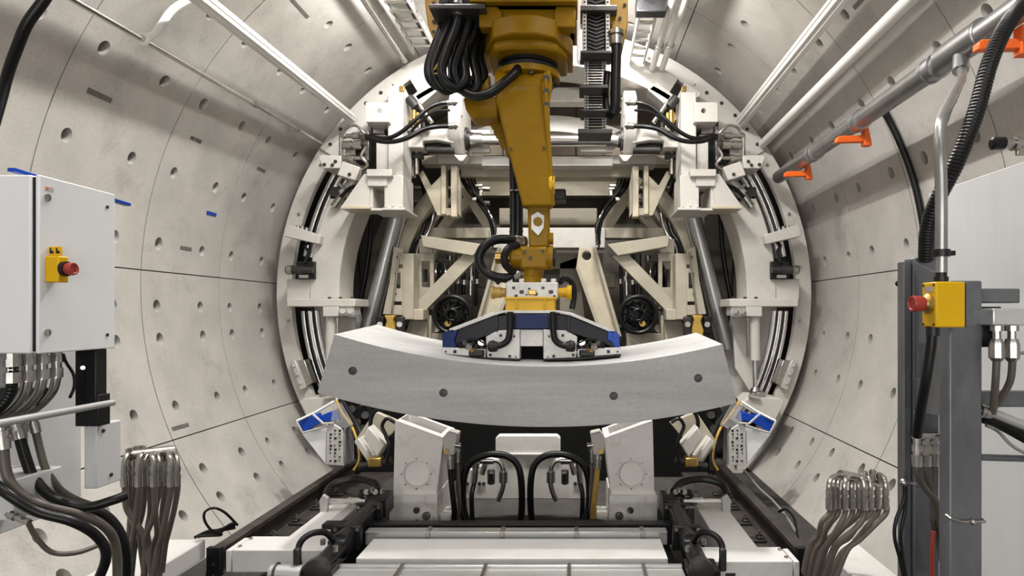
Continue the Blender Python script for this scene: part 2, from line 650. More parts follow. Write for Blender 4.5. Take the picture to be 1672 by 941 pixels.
def duct(name, label, cat, a, b, r, m, ribs=(), couplings=(), group=None):
    a, b = Vector(a), Vector(b)
    t = thing(name, label, cat, group)
    s = MB().cyl(a, b, r, n=24)
    for ang in ribs:
        u = Vector((math.cos(math.radians(ang)), 0, math.sin(math.radians(ang)))) * r * 0.93
        s.cyl(a + u, b + u, r * 0.22, n=8)
    s.build('tube', m, t)
    for f in couplings:
        p = a.lerp(b, f)
        d = (b - a).normalized()
        MB().lathe(p - d * 0.05, d, [(0, r), (0, r * 1.18), (0.02, r * 1.18), (0.02, r * 1.1), (0.08, r * 1.1), (0.08, r * 1.18), (0.1, r * 1.18), (0.1, r)], 24).build('coupling', 'galv', t)
    return t


duct('cable_duct', 'glossy ribbed white duct along the vault above the white cabinet', 'duct', (-2.06, 1.2, zr(1.73)), (-2.06, 6.56, zr(1.88)), 0.05, 'tube_white', (200, 240, 280, 320, 0, 40))
duct('cable_duct', 'glossy ribbed white duct nearest the crown on the steel post side', 'duct', (2.127, 1.2, zr(1.97)), (2.127, 6.56, zr(1.85)), 0.055, 'tube_white', (180, 220, 260, 300, 340, 140))
duct('air_pipe', 'plain round white pipe between the ribbed duct and the grey pipe', 'pipe', (2.36, 1.2, zr(1.73)), (2.36, 6.6, zr(1.615)), 0.045, 'tube_white')
gp = duct('water_pipe', 'thick grey metal pipe with couplings carrying the orange hooks', 'pipe', (2.45, 1.6, zr(1.24)), (2.45, 6.35, zr(1.20)), 0.066, 'pipe_grey', (), (0.2, 0.42, 0.62, 0.8))
# tee and branch of the grey pipe
s = MB().cyl((2.45, 3.16, zr(1.235)), (2.45, 3.5, zr(1.235)), 0.078, n=24).cyl((2.45, 3.34, zr(1.235)), (2.40, 3.27, zr(1.08)), 0.04, n=18).torus((2.45, 3.17, zr(1.235)), (0, 1, 0), 0.062, 0.016).torus((2.45, 3.49, zr(1.235)), (0, 1, 0), 0.062, 0.016)
s.build('tee', 'pipe_grey', gp)
o = tag(MB().tube([(2.40, 3.27, zr(1.08)), (2.30, 3.10, zr(1.0)), (2.02, 2.66, zr(0.80)), (1.60, 2.04, zr(0.50)), (1.33, 1.64, zr(0.31)), (1.272, 1.56, zr(0.23)), (1.270, 1.55, zr(0.10)), (1.270, 1.55, zr(-0.115))], [0.022] * 8 + [0.019] * 6 + [0.017] * 6 + [0.0155] * 6 + [0.0145] * 20, n=14).build('conduit', 'pipe_grey'), 'bent grey metal conduit dropping from the grey pipe to the yellow box', 'conduit')
MB().lathe((1.27, 1.55, 1.875), (0, 0, 1), [(0, 0.0155), (0, 0.021), (0.018, 0.021), (0.018, 0.0155)], 16).cbox((1.293, 1.55, 1.884), 0.02, 0.012, 0.012).build('clamp', 'black', o)
MB().lathe((1.27, 1.55, 1.812), (0, 0, 1), [(0, 0.017), (0.012, 0.017), (0.012, 0.0135), (0.05, 0.0135)], 16).build('gland', 'black', o)

for k, (d, lb) in enumerate(((2.97, 'orange plastic hook nearest the viewer on the grey pipe'), (4.58, 'middle orange plastic hook on the grey pipe, above the black wall cable'), (5.72, 'orange plastic hook at the ring end of the grey pipe'))):
    t = thing('hook', lb, 'hook', 'orange hooks on the grey pipe')
    z = zr(1.21) - 0.06
    MB().ext([(2.30, d, z - 0.085), (2.30, d, z - 0.05), (2.32, d, z - 0.035), (2.52, d, z - 0.03), (2.52, d, z - 0.08)], (0, 0.05, 0)).build('arm', 'orange', t, 0.006)
    MB().ext([(2.50, d - 0.01, z - 0.11), (2.50, d - 0.01, z + 0.03), (2.53, d - 0.01, z + 0.04), (2.56, d - 0.01, z - 0.11)], (0, 0.06, 0)).build('bracket', 'orange', t, 0.005)

# thin chrome conduit on the cabinet side with its wall clamps
t = thing('conduit', 'thin chrome conduit along the wall below the cabinet side duct', 'conduit')
MB().cyl((-2.41, 1.2, zr(1.42)), (-2.41, 6.75, zr(1.64)), 0.019, n=14).build('tube', 'chrome', t)
for d in (5.25, 6.05):
    z = zr(1.42 + (d - 1.2) * 0.22 / 5.55)
    MB().beam((-2.41, d, z), (-2.41 * 1.03, d, AX + (z - AX) * 1.03 - 0.0), 0.03, 0.03).cyl((-2.41, d - 0.025, z), (-2.41, d + 0.025, z), 0.026, n=14).build('clamp', 'fitting', t)
t = thing('strut', 'white wall strut holding the thin chrome conduit', 'strut')
MB().tube([(-2.43, 3.9, zr(1.52)), (-2.36, 3.95, zr(1.60)), (-2.30, 4.02, zr(1.78)), (-2.19, 4.12, zr(1.93))], 0.024, n=10).build('rod', 'tube_white', t)
MB().torus((-2.41, 3.9, zr(1.53)), (0, 1, 0), 0.03, 0.014).build('clamp', 'tube_white', t)

# black cables at the edges of the view
hose('cable', 'thick black cable hanging above the white cabinet', 'cable', [P(95, -40, 2.0), P(72, 0, 2.0), P(45, 38, 2.0), P(28, 78, 2.02), P(13, 120, 2.05), P(1, 165, 2.1), P(-20, 240, 2.2)], 0.0165, 'rubber', n=12)
hose('cable', 'thin black cable clipped down the wall behind the steel posts', 'cable', [pol(2.975, a, d) for a, d in ((27.5, 4.62), (22, 4.6), (16, 4.58), (10, 4.58), (5, 4.6), (2, 4.75), (0.5, 5.0))], 0.024, 'rubber')
hose('corrugated_hose', 'thick black corrugated hose arching down to the steel post top', 'hose', [P(1760, -60, 1.9), P(1690, -10, 1.85), P(1648, 35, 1.8), P(1617, 100, 1.78), P(1593, 185, 1.78), P(1562, 265, 1.8), P(1530, 328, 1.85), P(1515, 375, 1.9), P(1512, 425, 1.95)], 0.024, 'rubber', n=14, sub=10, corr=0.0018, step=0.005)
t = thing('capped_pipe', 'short metal pipe with a black end cap above the white sheet wall', 'pipe')
MB().cyl((1.745, 2.0, 2.288), (2.55, 2.0, 2.31), 0.017, n=16).build('tube', 'chrome', t)
MB().lathe((1.70, 2.0, 2.287), (1, 0, 0.03), [(0, 0.012), (0.006, 0.021), (0.042, 0.021), (0.042, 0.012)], 16).build('end_cap', 'rubber', t)
MB().lathe((1.742, 2.0, 2.288), (1, 0, 0.03), [(0, 0.019), (0.03, 0.019), (0.03, 0.026), (0.045, 0.026), (0.045, 0.019), (0.09, 0.019), (0.09, 0.024), (0.1, 0.024)], 16).build('coupling', 'fitting', t)
MB().cbox((1.80, 2.0, 2.262), 0.035, 0.012, 0.03).build('lug', 'fitting', t, 0.003)

# cast-in strips on the lining
k = 0
for a, y0, y1, wdt in ((156.4, 3.88, 4.08, 0.35), (156.4, 4.92, 4.97, 0.3), (156.4, 4.98, 5.06, 0.3), (156.4, 5.95, 6.1, 0.3), (173.5, 5.15, 5.3, 0.3), (201.8, 4.75, 4.95, 0.3), (27, 4.9, 5.05, 0.3), (35, 5.05, 5.3, 0.3), (40, 4.0, 4.3, 0.3), (52, 4.2, 4.5, 0.3), (130, 4.9, 5.2, 0.3)):
    k += 1
    struct(MB().sector(2.997, 3.01, y0, y1, a - wdt, a + wdt, 2).build('trim_%d' % k, 'stain'))
t = thing('tape_strip', 'blue tape strip on the wall between the cabinet and the ring', 'tape')
MB().sector(2.994, 3.001, 5.42, 5.56, 166.6, 167.2, 2).build('strip', 'blue', t)

# ================================================================== CABINET SIDE
t = thing('control_cabinet', 'white electrical cabinet with a yellow emergency stop on its door', 'cabinet')
MB().box(-1.95, -1.478, 2.05, 2.387, 1.597, 2.197).build('body', 'cabinet', t, 0.006)
MB().box(-1.479, -1.463, 2.056, 2.38, 1.605, 2.19).build('seal', 'black', t)
d_ = MB().box(-1.464, -1.450, 2.05, 2.387, 1.597, 2.197).build('door', 'cabinet', t, 0.004)
for y, z in ((2.08, 2.126), (2.08, 1.667)):
    MB().cyl((-1.451, y, z), (-1.446, y, z), 0.0125, n=16).cbox((-1.444, y, z), 0.006, 0.007, 0.02).build('lock', 'fitting', d_)
for y, z in ((2.346, 2.14), (2.346, 1.65)):
    MB().cyl((-1.451, y, z), (-1.447, y, z), 0.0065, n=10).build('screw', 'dark_steel', d_)
MB().box(-1.4505, -1.4485, 2.072, 2.105, 2.150, 2.163).build('label_plate', 'plate_grey', d_)
MB().box(-1.4490, -1.4480, 2.074, 2.083, 2.152, 2.161).build('label_mark', 'orange', d_)
t = thing('emergency_stop', 'yellow box with a red mushroom button on the white cabinet door', 'emergency stop')
MB().box(-1.4495, -1.403, 2.07, 2.112, 1.838, 1.927).build('box', 'yellow', t, 0.004)
b_ = MB().box(-1.4495, -1.404, 2.084, 2.088, 1.9275, 1.960).build('sign_plate', 'yellow', t, 0.002)
for x in (-1.437, -1.416):
    MB().ext([(x - 0.007, 2.0838, 1.936), (x + 0.005, 2.0838, 1.936), (x + 0.006, 2.0838, 1.944), (x - 0.001, 2.0838, 1.945), (x - 0.003, 2.0838, 1.955), (x - 0.007, 2.0838, 1.955)], (0, -0.001, 0)).build('hand_symbol', 'black', b_)
MB().cyl((-1.4035, 2.091, 1.884), (-1.390, 2.091, 1.884), 0.0255, n=24).build('collar', 'black', t)
MB().lathe((-1.393, 2.091, 1.884), (1, 0, 0), [(0, 0.014), (0.003, 0.02), (0.021, 0.0225), (0.026, 0.0205), (0.026, 0.016), (0.023, 0.014)], 28).build('button', 'red', t)
tag(MB().beam((-1.6, 2.11, 2.228), (-1.6, 2.66, 2.205), 0.03, 0.014).build('strip', 'blue', bevel=0.003), 'blue plastic strip along the top of the white cabinet', 'strip')
# what carries it
t = thing('cabinet_post', 'black steel bracket post under the white cabinet', 'post')
MB().box(-1.536, -1.456, 2.30, 2.354, 1.307, 1.597).build('channel', 'black', t, 0.004)
MB().box(-1.50, -1.448, 2.302, 2.36, 1.307, 1.425).bolts([(-1.448, 2.33, 1.325), (-1.448, 2.345, 1.40)], (1, 0, 0), 0.005, 0.004).build('housing', 'black', t, 0.003)
MB().cyl((-1.50, 2.30, 1.53), (-1.49, 2.28, 1.53), 0.008).build('knob', 'fitting', t)
t = thing('post_foot', 'white box foot beneath the black cabinet post', 'bracket')
MB().ext([(-1.526, 2.33, 1.064), (-1.477, 2.33, 1.064), (-1.477, 2.33, 1.306), (-1.526, 2.33, 1.306)], (0, 0.125, 0)).build('box', 'sheet', t, 0.004)
MB().bolts([(-1.477, 2.40, 1.10), (-1.477, 2.36, 1.28)], (1, 0, 0), 0.008, 0.004).build('bolt', 'dark_steel', t)
struct(MB().box(-1.80, -1.77, 0.9, 2.62, 0.92, 1.75).build('wall_panel_cabinet', 'sheet', bevel=0.004))
tag(MB().cyl((-1.446, 1.7, 1.391), (-1.446, 2.37, 1.387), 0.0125, n=14).build('hand_rail', 'grey_paint'), 'grey tube rail running under the white cabinet', 'rail')
tag(MB().box(-1.76, -1.60, 2.20, 2.26, 1.40, 1.46).build('support_bar', 'dark_steel', bevel=0.004), 'dark steel bar behind the conduits under the white cabinet', 'bar')
orn = ('first', 'second', 'third', 'fourth', 'fifth', 'sixth', 'seventh', 'eighth', 'ninth', 'tenth', 'eleventh')
for i, (d, r) in enumerate(((2.06, 0.017), (2.115, 0.0165), (2.175, 0.0155), (2.235, 0.015))):
    x = -1.55
    px = 940 + (x - CAMX) / d * 1000
    m = 'rubber' if i == 0 else 'fitting'
    lb = 'black corrugated conduit under the white cabinet, nearest the viewer' if i == 0 else ('silver conduit curving from under the white cabinet, ' + ('next to the black conduit', 'middle of three', 'nearest the black post')[i - 1])
    o = tag(MB().tube([(x, d, 1.585), (x, d, 1.50), (x - 0.02, d, 1.44), (x - 0.07, d - 0.01, 1.385), (x - 0.15, d - 0.02, 1.345), (x - 0.26, d - 0.02, 1.33)], r, n=14, corr=0.002 if i == 0 else 0, step=0.006 if i == 0 else None).build('conduit', m), lb, 'conduit')
    MB().lathe((x, d, 1.598), (0, 0, -1), [(0, r * 0.9), (0, r * 1.2), (0.02, r * 1.2), (0.02, r * 1.38), (0.045, r * 1.38), (0.045, r * 1.0), (0.064, r * 1.0), (0.064, r * 1.34), (0.10, r * 1.34), (0.10, r * 1.05)], 8).build('gland', 'fitting', o)
hose('cable', 'thin black cable looping from the cabinet to its black post', 'cable', [P(103, 578, 2.25), P(108, 592, 2.25), P(120, 612, 2.24), P(121, 632, 2.24), P(114, 650, 2.24)], 0.005, 'rubber')
# brown and black hoses sweeping past the lower corner
B = 'hose'
hose(B, 'brown hose dropping from the fitting nearest the white post foot', 'hose', [P(55, 690, 2.25), P(67, 742, 2.25), P(76, 768, 2.25), P(98, 800, 2.28), P(128, 818, 2.32), P(160, 828, 2.4)], 0.0125, 'hose', fit=0.04, ends=(True, False))
hose(B, 'black hose ending in an open cut end beside the hose cluster', 'hose', [P(28, 700, 2.2), P(44, 755, 2.2), P(58, 785, 2.2), P(90, 815, 2.2), P(140, 828, 2.22), P(185, 817, 2.25), P(206, 809, 2.28)], 0.0172, 'rubber', fit=0.04, ends=(True, False), n=14)
hose(B, 'thick brown hose sweeping down past the black open hose', 'hose', [P(4, 715, 2.1), P(10, 770, 2.1), P(28, 802, 2.1), P(70, 826, 2.12), P(130, 841, 2.2), P(170, 860, 2.25), P(189, 892, 2.3), P(192, 960, 2.3)], 0.0155, 'hose', fit=0.04, ends=(True, False), n=14)
hose(B, 'black hose sweeping low beneath the thick brown hose', 'hose', [P(-10, 790, 2.05), P(20, 812, 2.05), P(60, 836, 2.08), P(120, 853, 2.12), P(160, 878, 2.18), P(173, 912, 2.2), P(150, 970, 2.2)], 0.0165, 'rubber', n=14)
hose(B, 'black hose arching down beside the brown hose cluster', 'hose', [P(120, 832, 2.35), P(152, 832, 2.35), P(182, 850, 2.38), P(202, 885, 2.4), P(207, 930, 2.42), P(200, 990, 2.42)], 0.017, 'rubber', n=14)
hose(B, 'thin brown hose looping low from a small elbow fitting', 'hose', [P(28, 846, 2.1), P(44, 852, 2.1), P(58, 876, 2.12), P(84, 902, 2.15), P(125, 903, 2.2), P(168, 888, 2.28)], 0.0085, 'hose', fit=0.045, ends=(True, False))
hose(B, 'brown hose hanging close behind the open black hose', 'hose', [P(36, 690, 2.3), P(40, 745, 2.3), P(50, 790, 2.3), P(80, 825, 2.32), P(120, 845, 2.35)], 0.013, 'hose', fit=0.04, ends=(True, False))
t = thing('junction_box', 'corner of a white box at the lower edge behind the hoses', 'box')
MB().box(-1.90, -1.583, 2.1, 2.3, 1.02, 1.16).build('body', 'sheet', t, 0.005)
MB().bolts([P(20, 837, 2.1)], (0, -1, 0), 0.006, 0.004).build('bolt', 'dark_steel', t)


def cluster(tops, bots, y0, ym, y1, d, r, plugs, lab, where, bar):
    t = thing('hose_manifold', 'metal manifold block with plugs atop the hoses ' + where, 'manifold')
    a, b = P(bar[0], bar[1], d + 0.1), P(bar[2], bar[3], d + 0.22)
    MB().cyl(a, b, 0.028, n=14).build('manifold_block', 'fitting', t)
    for px, py in plugs:
        q = P(px, py, d + 0.15)
        MB().lathe(q - Vector((0, 0, 0.04)), (0, 0, 1), [(0, 0.014), (0.03, 0.014), (0.03, 0.02), (0.055, 0.02), (0.055, 0.012), (0.06, 0.012)], 8).build('plug', 'fitting', t)
    n = len(tops)
    for i, (tx, bx) in enumerate(zip(tops, bots)):
        f = i / (n - 1)
        dd = d + 0.10 * ((i * 37) % 3)
        by = y1 + ((i * 53) % 5) * 4
        wob = ((i * 29) % 7 - 3) * 1.3
        pts = [P(tx, ym, dd), P(tx + 1, ym + 22, dd), P(tx + (bx - tx) * 0.25 + wob, ym + (by - ym) * 0.5, dd), P(tx + (bx - tx) * 0.7 - wob, ym + (by - ym) * 0.8, dd + 0.02), P(bx, by, dd + 0.03), P(bx + (bx - tx) * 0.3, by + 45, dd + 0.03)]
        o = tag(MB().tube(pts, r, n=10).build('hydraulic_hose', 'hose'), lab % orn[i] + ' ' + where, 'hose', 'brown hoses ' + where)
        q = a.lerp(b, f)
        MB().tube([P(tx, ym - 4, dd), P(tx, y0 + 12, dd), P(tx + (5 if i < n / 2 else -3), y0 + 1, dd + 0.03), q], r * 0.95, n=10).build('elbow', 'fitting', o)
        MB().lathe(P(tx, ym - 14, dd), (0, 0, -1), [(0, r), (0, r * 1.25), (0.025, r * 1.25), (0.025, r * 1.05), (0.04, r * 1.05), (0.04, r * 1.32), (0.10, r * 1.25), (0.10, r)], 10).build('fitting', 'fitting', o)


cluster([203, 210, 218, 226, 235, 243, 251, 260, 269, 279, 289], [237, 231, 206, 212, 219, 243, 238, 250, 262, 257, 270], 742, 776, 890, 3.05, 0.0138, [(212, 738), (222, 735), (231, 734)], '%s brown hose from the cabinet,', 'in the cluster by the cabinet side beam', (215, 744, 284, 736))
cluster([1354, 1361, 1368, 1379, 1391, 1402, 1411, 1421, 1433, 1446], [1322, 1330, 1326, 1340, 1348, 1344, 1358, 1366, 1372, 1384], 779, 815, 890, 3.2, 0.0142, [(1411, 775), (1425, 773), (1436, 778)], '%s brown hose from the ring,', 'in the cluster by the post side beam', (1372, 776, 1444, 790))

# ================================================================== STEEL POST SIDE
struct(MB().box(1.90, 1.93, 0.6, 2.70, 0.0, 2.26).build('wall_panel_post', 'sheet', bevel=0.004))
t = thing('steel_post', 'grey steel box post carrying the yellow emergency stop box', 'post')
MB().box(1.3515, 1.441, 1.65, 1.70, 0.0, 1.82).build('tube', 'frame_steel', t, 0.005)
MB().cbox((1.38, 1.655, 1.79), 0.05, 0.012, 0.016).build('weld', 'frame_steel', t, 0.003)
t2 = thing('steel_post', 'grey steel box post behind the yellow box, next to the tunnel wall', 'post')
MB().box(1.427, 1.509, 1.96, 2.02, 0.0, 1.911).build('tube', 'frame_steel', t2, 0.005)
MB().box(1.40, 1.425, 1.97, 2.01, 0.0, 1.90).build('edge_strip', 'frame_steel', t2, 0.003)
a, b = Vector((1.425, 1.955, 0)), Vector((1.372, 1.70, 0))
pts = [Vector((a.x, a.y, 1.42)), Vector((b.x, b.y, 1.445)), Vector((b.x, b.y, 1.83)), Vector((a.x, a.y, 1.895))]
c = MB().box(1.30, 1.50, 1.80, 1.925, 1.53, 1.64)
tag(MB().ext(pts, (0.006, -0.001, 0)).build('web_plate', 'frame_steel', cut=c), 'grey steel web plate with a square hole between both steel posts', 'plate')
t = thing('emergency_stop', 'yellow box with a red mushroom button on the steel post', 'emergency stop')
MB().box(1.227, 1.30, 1.50, 1.561, 1.697, 1.8095).build('box', 'yellow', t, 0.004)
MB().box(1.30, 1.306, 1.508, 1.555, 1.70, 1.806).build('back_plate', 'black', t)
for y in (1.508, 1.553):
    for z in (1.704, 1.802):
        MB().cyl((1.228, y, z), (1.2255, y, z), 0.0035, n=8).build('screw', 'dark_steel', t)
MB().box(1.2262, 1.2275, 1.513, 1.546, 1.785, 1.798).build('name_plate', 'grey_paint', t)
MB().lathe((1.228, 1.531, 1.756), (-1, 0, 0), [(0, 0.026), (0.006, 0.026), (0.009, 0.021), (0.014, 0.018)], 24).build('collar', 'brass', t)
MB().lathe((1.216, 1.531, 1.756), (-1, 0, 0), [(0, 0.0165), (0.003, 0.0185), (0.026, 0.0205), (0.032, 0.019), (0.032, 0.015), (0.029, 0.013)], 28).build('button', 'red', t)
MB().box(1.30, 1.35, 1.556, 1.562, 1.697, 1.712).box(1.31, 1.36, 1.562, 1.652, 1.70, 1.80).build('bracket', 'frame_steel', t, 0.002)
MB().cyl((1.325, 1.556, 1.705), (1.325, 1.549, 1.705), 0.006, n=8).build('bolt', 'brass', t)
o = hose('cable', 'black armoured cable leaving the bottom of the yellow post box', 'cable', [P(1522, 545, 1.53), P(1519, 575, 1.535), P(1511, 625, 1.55), P(1503, 670, 1.58), P(1497, 712, 1.62)], 0.0125, 'rubber', n=12)
MB().lathe(P(1523, 534, 1.53), (0, 0, -1), [(0, 0.012), (0, 0.016), (0.022, 0.016), (0.022, 0.0125)], 12).build('gland', 'black', o)
tag(MB().box(1.442, 1.565, 1.68, 1.72, 1.76, 1.80).build('cross_bar', 'frame_steel', bevel=0.004), 'short grey steel cross bar behind the yellow box', 'bar')
t = thing('junction_box', 'grey metal terminal box with two hose fittings beside the steel post', 'box')
MB().box(1.435, 1.62, 1.60, 1.66, 1.70, 1.745).build('body', 'alu', t, 0.004)
MB().box(1.445, 1.50, 1.66, 1.70, 1.64, 1.75).build('back', 'black', t, 0.003)
for i, px in enumerate((1627, 1652)):
    q = P(px, 532, 1.62)
    lb = 'brown hose under the grey terminal box, ' + ('next to the steel post' if i == 0 else 'farther from the steel post')
    e = [P(px, 575, 1.62), P(px + 1, 590, 1.62), P(px - 2, 620, 1.63), P(px - 14, 645, 1.65), P(px - 34, 672, 1.68)] if i else [P(px, 575, 1.62), P(px, 595, 1.62), P(px - 2, 630, 1.63), P(px - 6, 675, 1.66)]
    o = tag(MB().tube(e, 0.0092, n=10).build('hydraulic_hose', 'hose'), lb, 'hose')
    MB().lathe(q, (0, 0, -1), [(0, 0.011), (0, 0.0165), (0.014, 0.0165), (0.014, 0.01), (0.035, 0.01), (0.035, 0.014), (0.05, 0.0185), (0.085, 0.0185), (0.095, 0.011)], 8).build('fitting', 'fitting', o)
    if i:
        MB().cyl(P(1660, 576, 1.62), P(1690, 578, 1.62), 0.005, n=8).build('test_point', 'fitting', o)
tag(MB().box(1.46, 1.86, 1.74, 1.77, 1.465, 1.51).build('cross_bar', 'frame_steel', bevel=0.004), 'long grey steel cross bar in front of the white sheet wall', 'bar')
tag(MB().cyl(P(1600, 747, 1.72), P(1800, 753, 1.72), 0.0095, n=12).build('hand_rail', 'frame_steel'), 'thin steel tube low beside the steel post', 'rail')
hose('hose', 'stiff grey hose leaving the steel post', 'hose', [P(1606, 672, 1.67), P(1625, 676, 1.67), P(1660, 690, 1.65), P(1720, 712, 1.6)], 0.0125, 'grey_paint', fit=0.02, ends=(True, False))
hose('hose', 'thick black hose leaving below the stiff grey hose', 'hose', [P(1606, 682, 1.72), P(1640, 696, 1.72), P(1675, 715, 1.7), P(1740, 750, 1.65)], 0.017, 'rubber')
hose('cable', 'thin grey cable drooping under the thick black hose', 'cable', [P(1610, 695, 1.7), P(1630, 705, 1.7), P(1655, 730, 1.68), P(1700, 752, 1.65)], 0.0045, 'fitting')
hose('cable', 'thin cable strapped to the back steel post, outer of two loops', 'cable', [P(1476, 788, 1.9), P(1476, 815, 1.9), P(1463, 850, 1.9), P(1461, 880, 1.9), P(1470, 915, 1.9), P(1478, 955, 1.9)], 0.0055, 'rubber')
hose('cable', 'thin cable strapped to the back steel post, inner of two loops', 'cable', [P(1479, 788, 1.9), P(1478, 830, 1.9), P(1471, 870, 1.9), P(1473, 905, 1.9), P(1482, 955, 1.9)], 0.0055, 'rubber')
tag(MB().tube([P(1474, 788, 1.89), P(1492, 790, 1.92), P(1500, 795, 1.95)], 0.005, n=8).ball(P(1475, 788, 1.89), 0.012).build('clip', 'fitting'), 'small metal clip holding the thin cables to the back post', 'clip')
o = tag(MB().tube([(1.348, 1.66, 1.185), (1.352, 1.646, 1.18), (1.38, 1.645, 1.172), (1.444, 1.645, 1.172), (1.446, 1.67, 1.175)], 0.004, n=8, smooth=False).ball((1.41, 1.642, 1.172), 0.008).build('strap', 'fitting'), 'metal strap band around the front steel post', 'strap')
# manifold seen between the posts
t = thing('hose_manifold', 'metal manifold of fittings between the two steel posts', 'manifold')
MB().cyl(P(1494, 713, 1.86), P(1560, 716, 1.95), 0.012, n=12).build('manifold_block', 'fitting', t)
for px in (1541, 1549):
    MB().lathe(P(px, 716, 1.9), (0, 0, 1), [(0, 0.008), (0.015, 0.008), (0.015, 0.011), (0.024, 0.011)], 8).build('plug', 'dark_steel', t)
for i, (px, bx, e) in enumerate(((1497, 1528, 820), (1512, 1530, 840), (1526, 1524, 850), (1546, 1556, 850))):
    d = 1.86 + 0.015 * i
    pts = [P(px, 755, d), P(px + 1, 775, d), P((px + bx) / 2, 800, d), P(bx, e, d), P(bx + 12, e + 50, d), P(bx + 20, 960, d)]
    o = tag(MB().tube(pts, 0.0095, n=10).build('hydraulic_hose', 'hose'), '%s hose, counted from the tunnel wall, under the manifold between the steel posts' % orn[i], 'hose', 'hoses between the steel posts')
    MB().lathe(P(px, 716, d), (0, 0, -1), [(0, 0.011), (0.02, 0.011), (0.02, 0.0145), (0.04, 0.0145), (0.04, 0.011), (0.05, 0.011), (0.05, 0.0165), (0.085, 0.0145), (0.085, 0.0095)], 8).build('fitting', 'fitting', o)
hose('cable', 'red cable hanging between the two steel posts', 'cable', [P(1524, 868, 1.8), P(1522, 900, 1.8), P(1523, 960, 1.8)], 0.006, 'red')


# ================================================================== THE MACHINE BEHIND THE SEGMENT
t = thing('ring_flange', 'white outer steel ring where the tunnel lining ends', 'ring')
MB().sector(2.745, 2.91, 6.66, 6.74, -50, 230, 96).build('rim', 'white', t, 0.006)
MB().sector(2.46, 2.745, 6.60, 6.78, 58, 122, 40).build('top_arc', 'white', t, 0.008)
MB().sector(2.44, 2.50, 6.50, 7.0, 57, 123, 40).build('arc_lip', 'white', t, 0.006)
for a in range(-42, 223, 12):
    MB().bolts([pol(2.80, a, 6.66)], r=0.017, h=0.015).build('bolt', 'fitting', t)
struct(MB().sector(2.60, 2.74, 7.25, 7.6, -50, 230, 72).build('trim_20', 'dark_steel'))


def guides(mx):
    for a0, a1, lb in ((149, 171, 'upper'), (184, 212, 'lower')):
        t = thing('guide_rail', 'set of curved silver guide rails in the ring, %s arc %s' % (lb, side(mx)), 'rail', 'curved guide rails in the ring')
        for r, y in ((2.70, 6.8), (2.655, 6.88), (2.615, 6.96)):
            MB(mx).sector(r - 0.013, r + 0.013, y, y + 0.03, a0, a1, 20).build('rail', 'chrome', t)
        MB(mx).sector(2.59, 2.735, 6.98, 7.03, a0, a1, 20).build('backing', 'ram_steel', t)
    t = thing('slide_shoe', 'silver slide shoe clamped on the lower guide rails ' + side(mx), 'clamp')
    MB(mx).prism([(478, 590), (497, 588), (511, 625), (495, 636)], 6.62, 0.12).build('shoe', 'fitting', t, 0.01)
    MB(mx).prism([(473, 589), (482, 588), (499, 634), (489, 638)], 6.58, 0.08).bolts([P(480, 598, 6.58), P(486, 612, 6.58), P(491, 626, 6.58)], r=0.018, h=0.02).build('clamp_plate', 'plate_grey', t, 0.008)


both(guides)


